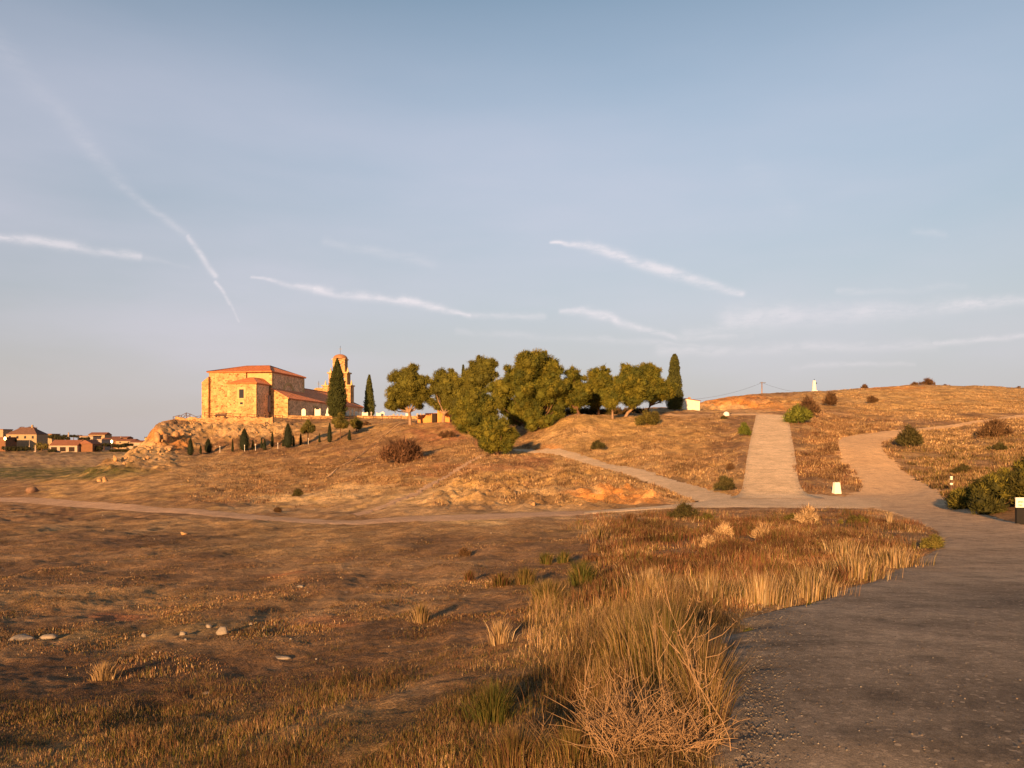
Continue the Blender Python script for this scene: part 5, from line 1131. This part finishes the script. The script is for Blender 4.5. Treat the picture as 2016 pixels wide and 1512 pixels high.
vtree(82,890,22,22,352,[(.10,.08,.022),(.13,.10,.025)],'olive tree left of the porch building'); vtree(110,866,44,12,420,VD,'dark trees between the pale house and the porch building'); vtree(80,865,14,9,400,VD,'small dark tree right of the large cream house')
vtree(191,890,16,15,350,VD,'black tree right of the orange gable'); vtree(176,874,14,11,362,VD,'dark round tree above the orange gable'); vtree(234,883,32,10,372,VD,'dark hedge below the right street lamp','hedge'); vtree(275,884,28,6,372,VD,'low dark hedge in front of the barn','hedge')
for q_ in ((18,868,20,10,'dark tree over the roofs at the far left'),(125,868,26,9,'dark tree behind the porch roof'),(165,868,22,8,'dark tree behind the orange gable'),(205,881,26,9,'dark thicket right of the grey white house'),(250,880,24,8,'dark shrubbery between the street lamp and the barn'),(140,894,60,4,'low dark ground hedge in front of the porch building'),(240,890,60,5,'low dark ground hedge under the middle street lamp')):
    vtree(q_[0], q_[1], q_[2], q_[3], 348 if q_[3] < 6 else 375, VD, q_[4], 'hedge' if 'hedge' in q_[4] else 'tree')
vtree(212,876,20,6,395,VD,'dark hedge behind the right street lamp','hedge'); vtree(298,876,18,14,375,VD,'dark tree in front of the yellow house'); vtree(103,892,14,9,343,VD,'dark shrub in front of the porch building'); vtree(145,862,40,6,470,VD,'dark tree line on the village skyline'); vtree(292,866,14,6,440,VD,'dark tree left of the yellow house')
vtree(310,868,20,8,460,VD,'dark tree half behind the crag')
def lamp(u, vb, vt, Y, lab):
    k = Y/F; x, y = XY(u, Y); z = EYE+(HOR-vb)/F*Y; h = (vb-vt)*k; e = empty('street_lamp', (x, y, z)); tag(e, lab, 'street lamp', 'lit street lamps in the village')
    part('pole', M['metal'], lambda m: m.tube([(0, 0, -1), (0, 0, h)], .09, 6), e); part('lamp_head', M['lamp_on'], lambda m: m.lathe(0, 0, [(.05,h-.5),(.45,h),(.5,h+.7),(.2,h+1.1),(.02,h+1.15)], 10), e)
lamp(10,884,865,350,'lit street lamp at the far left of the village'); lamp(220,888,871,352,'lit street lamp in the middle of the village')
def post(u, vb, vt, Y, r, lab, name='white_post'):
    k = Y/F; x, y = XY(u, Y); z = EYE+(HOR-vb)/F*Y; m = MB(); h = (vb-vt)*k; m.tube([(0, 0, -1), (0, 0, h*.8), (0, 0, h)], [r*1.5, r, r*.6], 8); m.box(-r*1.9, r*1.9, -r*1.9, r*1.9, -1, h*.18); o = m.build(name, M['wall_white']); o.location = (x, y, z); tag(o, lab, 'post')
post(70,891,876,345,.28,'white monument post left of the porch building'); post(58,880,864,356,.1,'thin white pole in front of the large cream house'); post(135,864,851,430,.35,'pale chimney tower above the porch roof','chimney_tower'); post(238,866,858,440,.15,'thin white mast right of the right street lamp')

# ------------------------------------------------------------------ light, sky, camera
SUN_EL, SUN_AZ = R(11.5), R(198.0)         # azimuth clockwise from the viewing direction: sun low behind left
sd = Vector((math.sin(SUN_AZ)*math.cos(SUN_EL), math.cos(SUN_AZ)*math.cos(SUN_EL), math.sin(SUN_EL)))
sl = bpy.data.lights.new('sun', 'SUN'); sl.energy = 5.0; sl.angle = R(.6); sl.color = (1, .56, .24)
so = bpy.data.objects.new('sun', sl); col.objects.link(so); so.rotation_euler = sd.to_track_quat('Z', 'Y').to_euler()

w = bpy.data.worlds.new('World'); scene.world = w; w.use_nodes = True; nt = w.node_tree
bg = nt.nodes['Background']; bg.inputs[1].default_value = .085
sky = nt.nodes.new('ShaderNodeTexSky'); sky.sky_type = 'NISHITA'; sky.sun_disc = False; sky.sun_elevation = SUN_EL; sky.sun_rotation = SUN_AZ; sky.air_density = 1.0; sky.dust_density = .2; sky.ozone_density = 1.6
tc = nt.nodes.new('ShaderNodeTexCoord')
def mth(op, a, b=None, c=None, clamp=False):
    n = nt.nodes.new('ShaderNodeMath'); n.operation = op; n.use_clamp = clamp
    for i, v in enumerate((a, b, c)):
        if v is None: continue
        if isinstance(v, (int, float)): n.inputs[i].default_value = v
        else: nt.links.new(v, n.inputs[i])
    return n.outputs[0]
sp = nt.nodes.new('ShaderNodeSeparateXYZ'); nt.links.new(tc.outputs['Generated'], sp.inputs[0])
yy = mth('MAXIMUM', sp.outputs[1], .02)
n1 = nt.nodes.new('ShaderNodeTexNoise'); n1.inputs['Scale'].default_value = 26; n1.inputs['Detail'].default_value = 6; nt.links.new(tc.outputs['Generated'], n1.inputs[0])
n2 = nt.nodes.new('ShaderNodeTexNoise'); n2.inputs['Scale'].default_value = 9; n2.inputs['Detail'].default_value = 3; nt.links.new(tc.outputs['Generated'], n2.inputs[0])
wob = mth('MULTIPLY_ADD', mth('ADD', n1.outputs[0], n2.outputs[0]), 22, -22)
pu = mth('MULTIPLY_ADD', mth('DIVIDE', sp.outputs[0], yy), F, CU)
pv = mth('ADD', mth('MULTIPLY_ADD', mth('DIVIDE', sp.outputs[2], yy), -F, HOR), wob)
front = mth('GREATER_THAN', sp.outputs[1], .3)
total = None
TRAILS = [(-20,468,150,488,10,12,.55),(150,488,275,508,12,8,.45),(275,508,370,522,8,6,.12),
 (495,546,620,568,3,9,.5),(620,568,800,598,9,11,.75),(800,598,925,624,11,5,.7),(925,624,1070,626,7,8,.28),
 (1085,480,1160,484,4,10,.8),(1160,484,1320,538,12,13,.7),(1320,538,1460,580,13,8,.55),
 (1105,616,1160,620,6,9,.7),(1160,620,1260,648,11,9,.65),(1260,648,1330,666,9,6,.45),(1330,666,1480,655,9,9,.25),
 (-10,85,120,215,34,26,.10),(120,215,240,365,26,16,.13),(240,365,370,465,11,8,.22),(370,465,424,545,6,7,.62),(424,558,452,598,4,4,.5),(455,600,470,630,3,3,.35),
 (1440,632,1850,602,30,20,.40),(1850,602,2060,590,18,9,.55),(1840,674,2060,660,7,6,.5),(1300,692,1840,678,14,12,.26),(1350,655,1500,640,12,10,.25),(1180,670,1500,690,7,7,.2),(1560,722,1800,716,6,5,.2),
 (640,474,850,520,10,14,.16),(1800,455,1860,462,9,9,.14),(1560,420,1480,330,30,40,.05),(900,655,1200,672,8,8,.14),(1650,575,1900,560,8,8,.16)]
for (x0, y0, x1, y1, w0, w1, st) in TRAILS:
    dx, dy = x1-x0, y1-y0; L2 = dx*dx+dy*dy; L_ = math.sqrt(L2)
    t = mth('DIVIDE', mth('ADD', mth('MULTIPLY', mth('SUBTRACT', pu, x0), dx), mth('MULTIPLY', mth('SUBTRACT', pv, y0), dy)), L2)
    tcl = mth('MAXIMUM', mth('MINIMUM', t, 1.0), 0.0)
    ex = mth('SUBTRACT', pu, mth('MULTIPLY_ADD', tcl, dx, x0)); ey = mth('SUBTRACT', pv, mth('MULTIPLY_ADD', tcl, dy, y0))
    d = mth('SQRT', mth('ADD', mth('MULTIPLY', ex, ex), mth('MULTIPLY', ey, ey)))
    w0, w1 = w0*.8, w1*.8
    q = mth('DIVIDE', d, mth('MULTIPLY_ADD', tcl, (w1-w0), w0)); g = mth('MULTIPLY', mth('POWER', 2.718, mth('MULTIPLY', mth('MULTIPLY', q, q), -1.0)), st)
    total = g if total is None else mth('MAXIMUM', total, g)
n4 = nt.nodes.new('ShaderNodeTexNoise'); n4.inputs['Scale'].default_value = 60; n4.inputs['Detail'].default_value = 8; n4.inputs['Roughness'].default_value = .7
mp4 = nt.nodes.new('ShaderNodeMapping'); mp4.inputs['Scale'].default_value = (.5, 1, 2.2); mp4.inputs['Rotation'].default_value = (0, R(-14), 0); nt.links.new(tc.outputs['Generated'], mp4.inputs[0]); nt.links.new(mp4.outputs[0], n4.inputs[0])
tex = mth('MULTIPLY', mth('MULTIPLY_ADD', n1.outputs[0], 2.2, -.3, clamp=True), mth('MULTIPLY_ADD', n4.outputs[0], 3.0, -.65, clamp=True))
trail = mth('MULTIPLY', mth('MULTIPLY', mth('MULTIPLY', total, .9), tex), front, clamp=True)
# broad thin cirrus veil, lavender, strongest in the middle band of the sky
mp = nt.nodes.new('ShaderNodeMapping'); mp.inputs['Scale'].default_value = (1.2, 1.2, 4.5); mp.inputs['Rotation'].default_value = (0, R(12), 0); nt.links.new(tc.outputs['Generated'], mp.inputs[0])
n3 = nt.nodes.new('ShaderNodeTexNoise'); n3.inputs['Scale'].default_value = 1.6; n3.inputs['Detail'].default_value = 5; n3.inputs['Roughness'].default_value = .5; nt.links.new(mp.outputs[0], n3.inputs[0])
el = sp.outputs[2]
band = mth('MULTIPLY', mth('SUBTRACT', 1.0, mth('POWER', mth('ABSOLUTE', mth('DIVIDE', mth('SUBTRACT', el, .20), .30)), 2.0), clamp=True), .8)
veil = mth('MULTIPLY', band, mth('MULTIPLY_ADD', n3.outputs[0], 1.3, -.02, clamp=True), clamp=True)
SK = {'tint': (1.13, .94, .80)}
def mixw(mode, fac, a, b):
    n = nt.nodes.new('ShaderNodeMix'); n.data_type = 'RGBA'; n.blend_type = mode
    for i, v in ((0, fac), (6, a), (7, b)):
        if isinstance(v, tuple): n.inputs[i].default_value = (*v, 1)
        elif isinstance(v, (int, float)): n.inputs[i].default_value = v
        else: nt.links.new(v, n.inputs[i])
    return n.outputs[2]
low = mth('SMOOTH_MIN', mth('MULTIPLY_ADD', el, 1.9, .26), 1.0, .2)
cmb = nt.nodes.new('ShaderNodeCombineColor')
for q_ in range(3): nt.links.new(low, cmb.inputs[q_])
c = mixw('MULTIPLY', 1.0, sky.outputs[0], SK['tint']); c = mixw('MULTIPLY', 1.0, c, cmb.outputs[0])
hz = mth('MULTIPLY', mth('SUBTRACT', 1.0, mth('DIVIDE', el, .17), clamp=True), .9, clamp=True)
hzc = mixw('MIX', mth('MULTIPLY_ADD', sp.outputs[0], 1.1, .45, clamp=True), (2.6, 2.35, 2.15), (2.5, 2.5, 2.75))
c = mixw('MIX', hz, c, hzc)
c = mixw('MIX', mth('MULTIPLY', veil, .85), c, (3.75, 3.5, 4.1))
c = mixw('MIX', trail, c, (5.0, 4.5, 4.6))
nt.links.new(c, bg.inputs[0])

cam = bpy.data.cameras.new('camera'); cam.sensor_width = 36; cam.lens = 36*F/2016; cam.shift_y = (HOR-756)/2016; cam.clip_start = .1; cam.clip_end = 12000
co = bpy.data.objects.new('camera', cam); col.objects.link(co); co.location = (0, 0, EYE); co.rotation_euler = (R(90), 0, 0); scene.camera = co
scene.view_settings.view_transform = 'Standard'; scene.view_settings.look = 'None'; scene.view_settings.exposure = 1.2; scene.view_settings.gamma = 1
scene.render.engine = 'CYCLES'; scene.render.resolution_x = 1024; scene.render.resolution_y = 768
scene.cycles.max_bounces = 5; scene.cycles.diffuse_bounces = 3
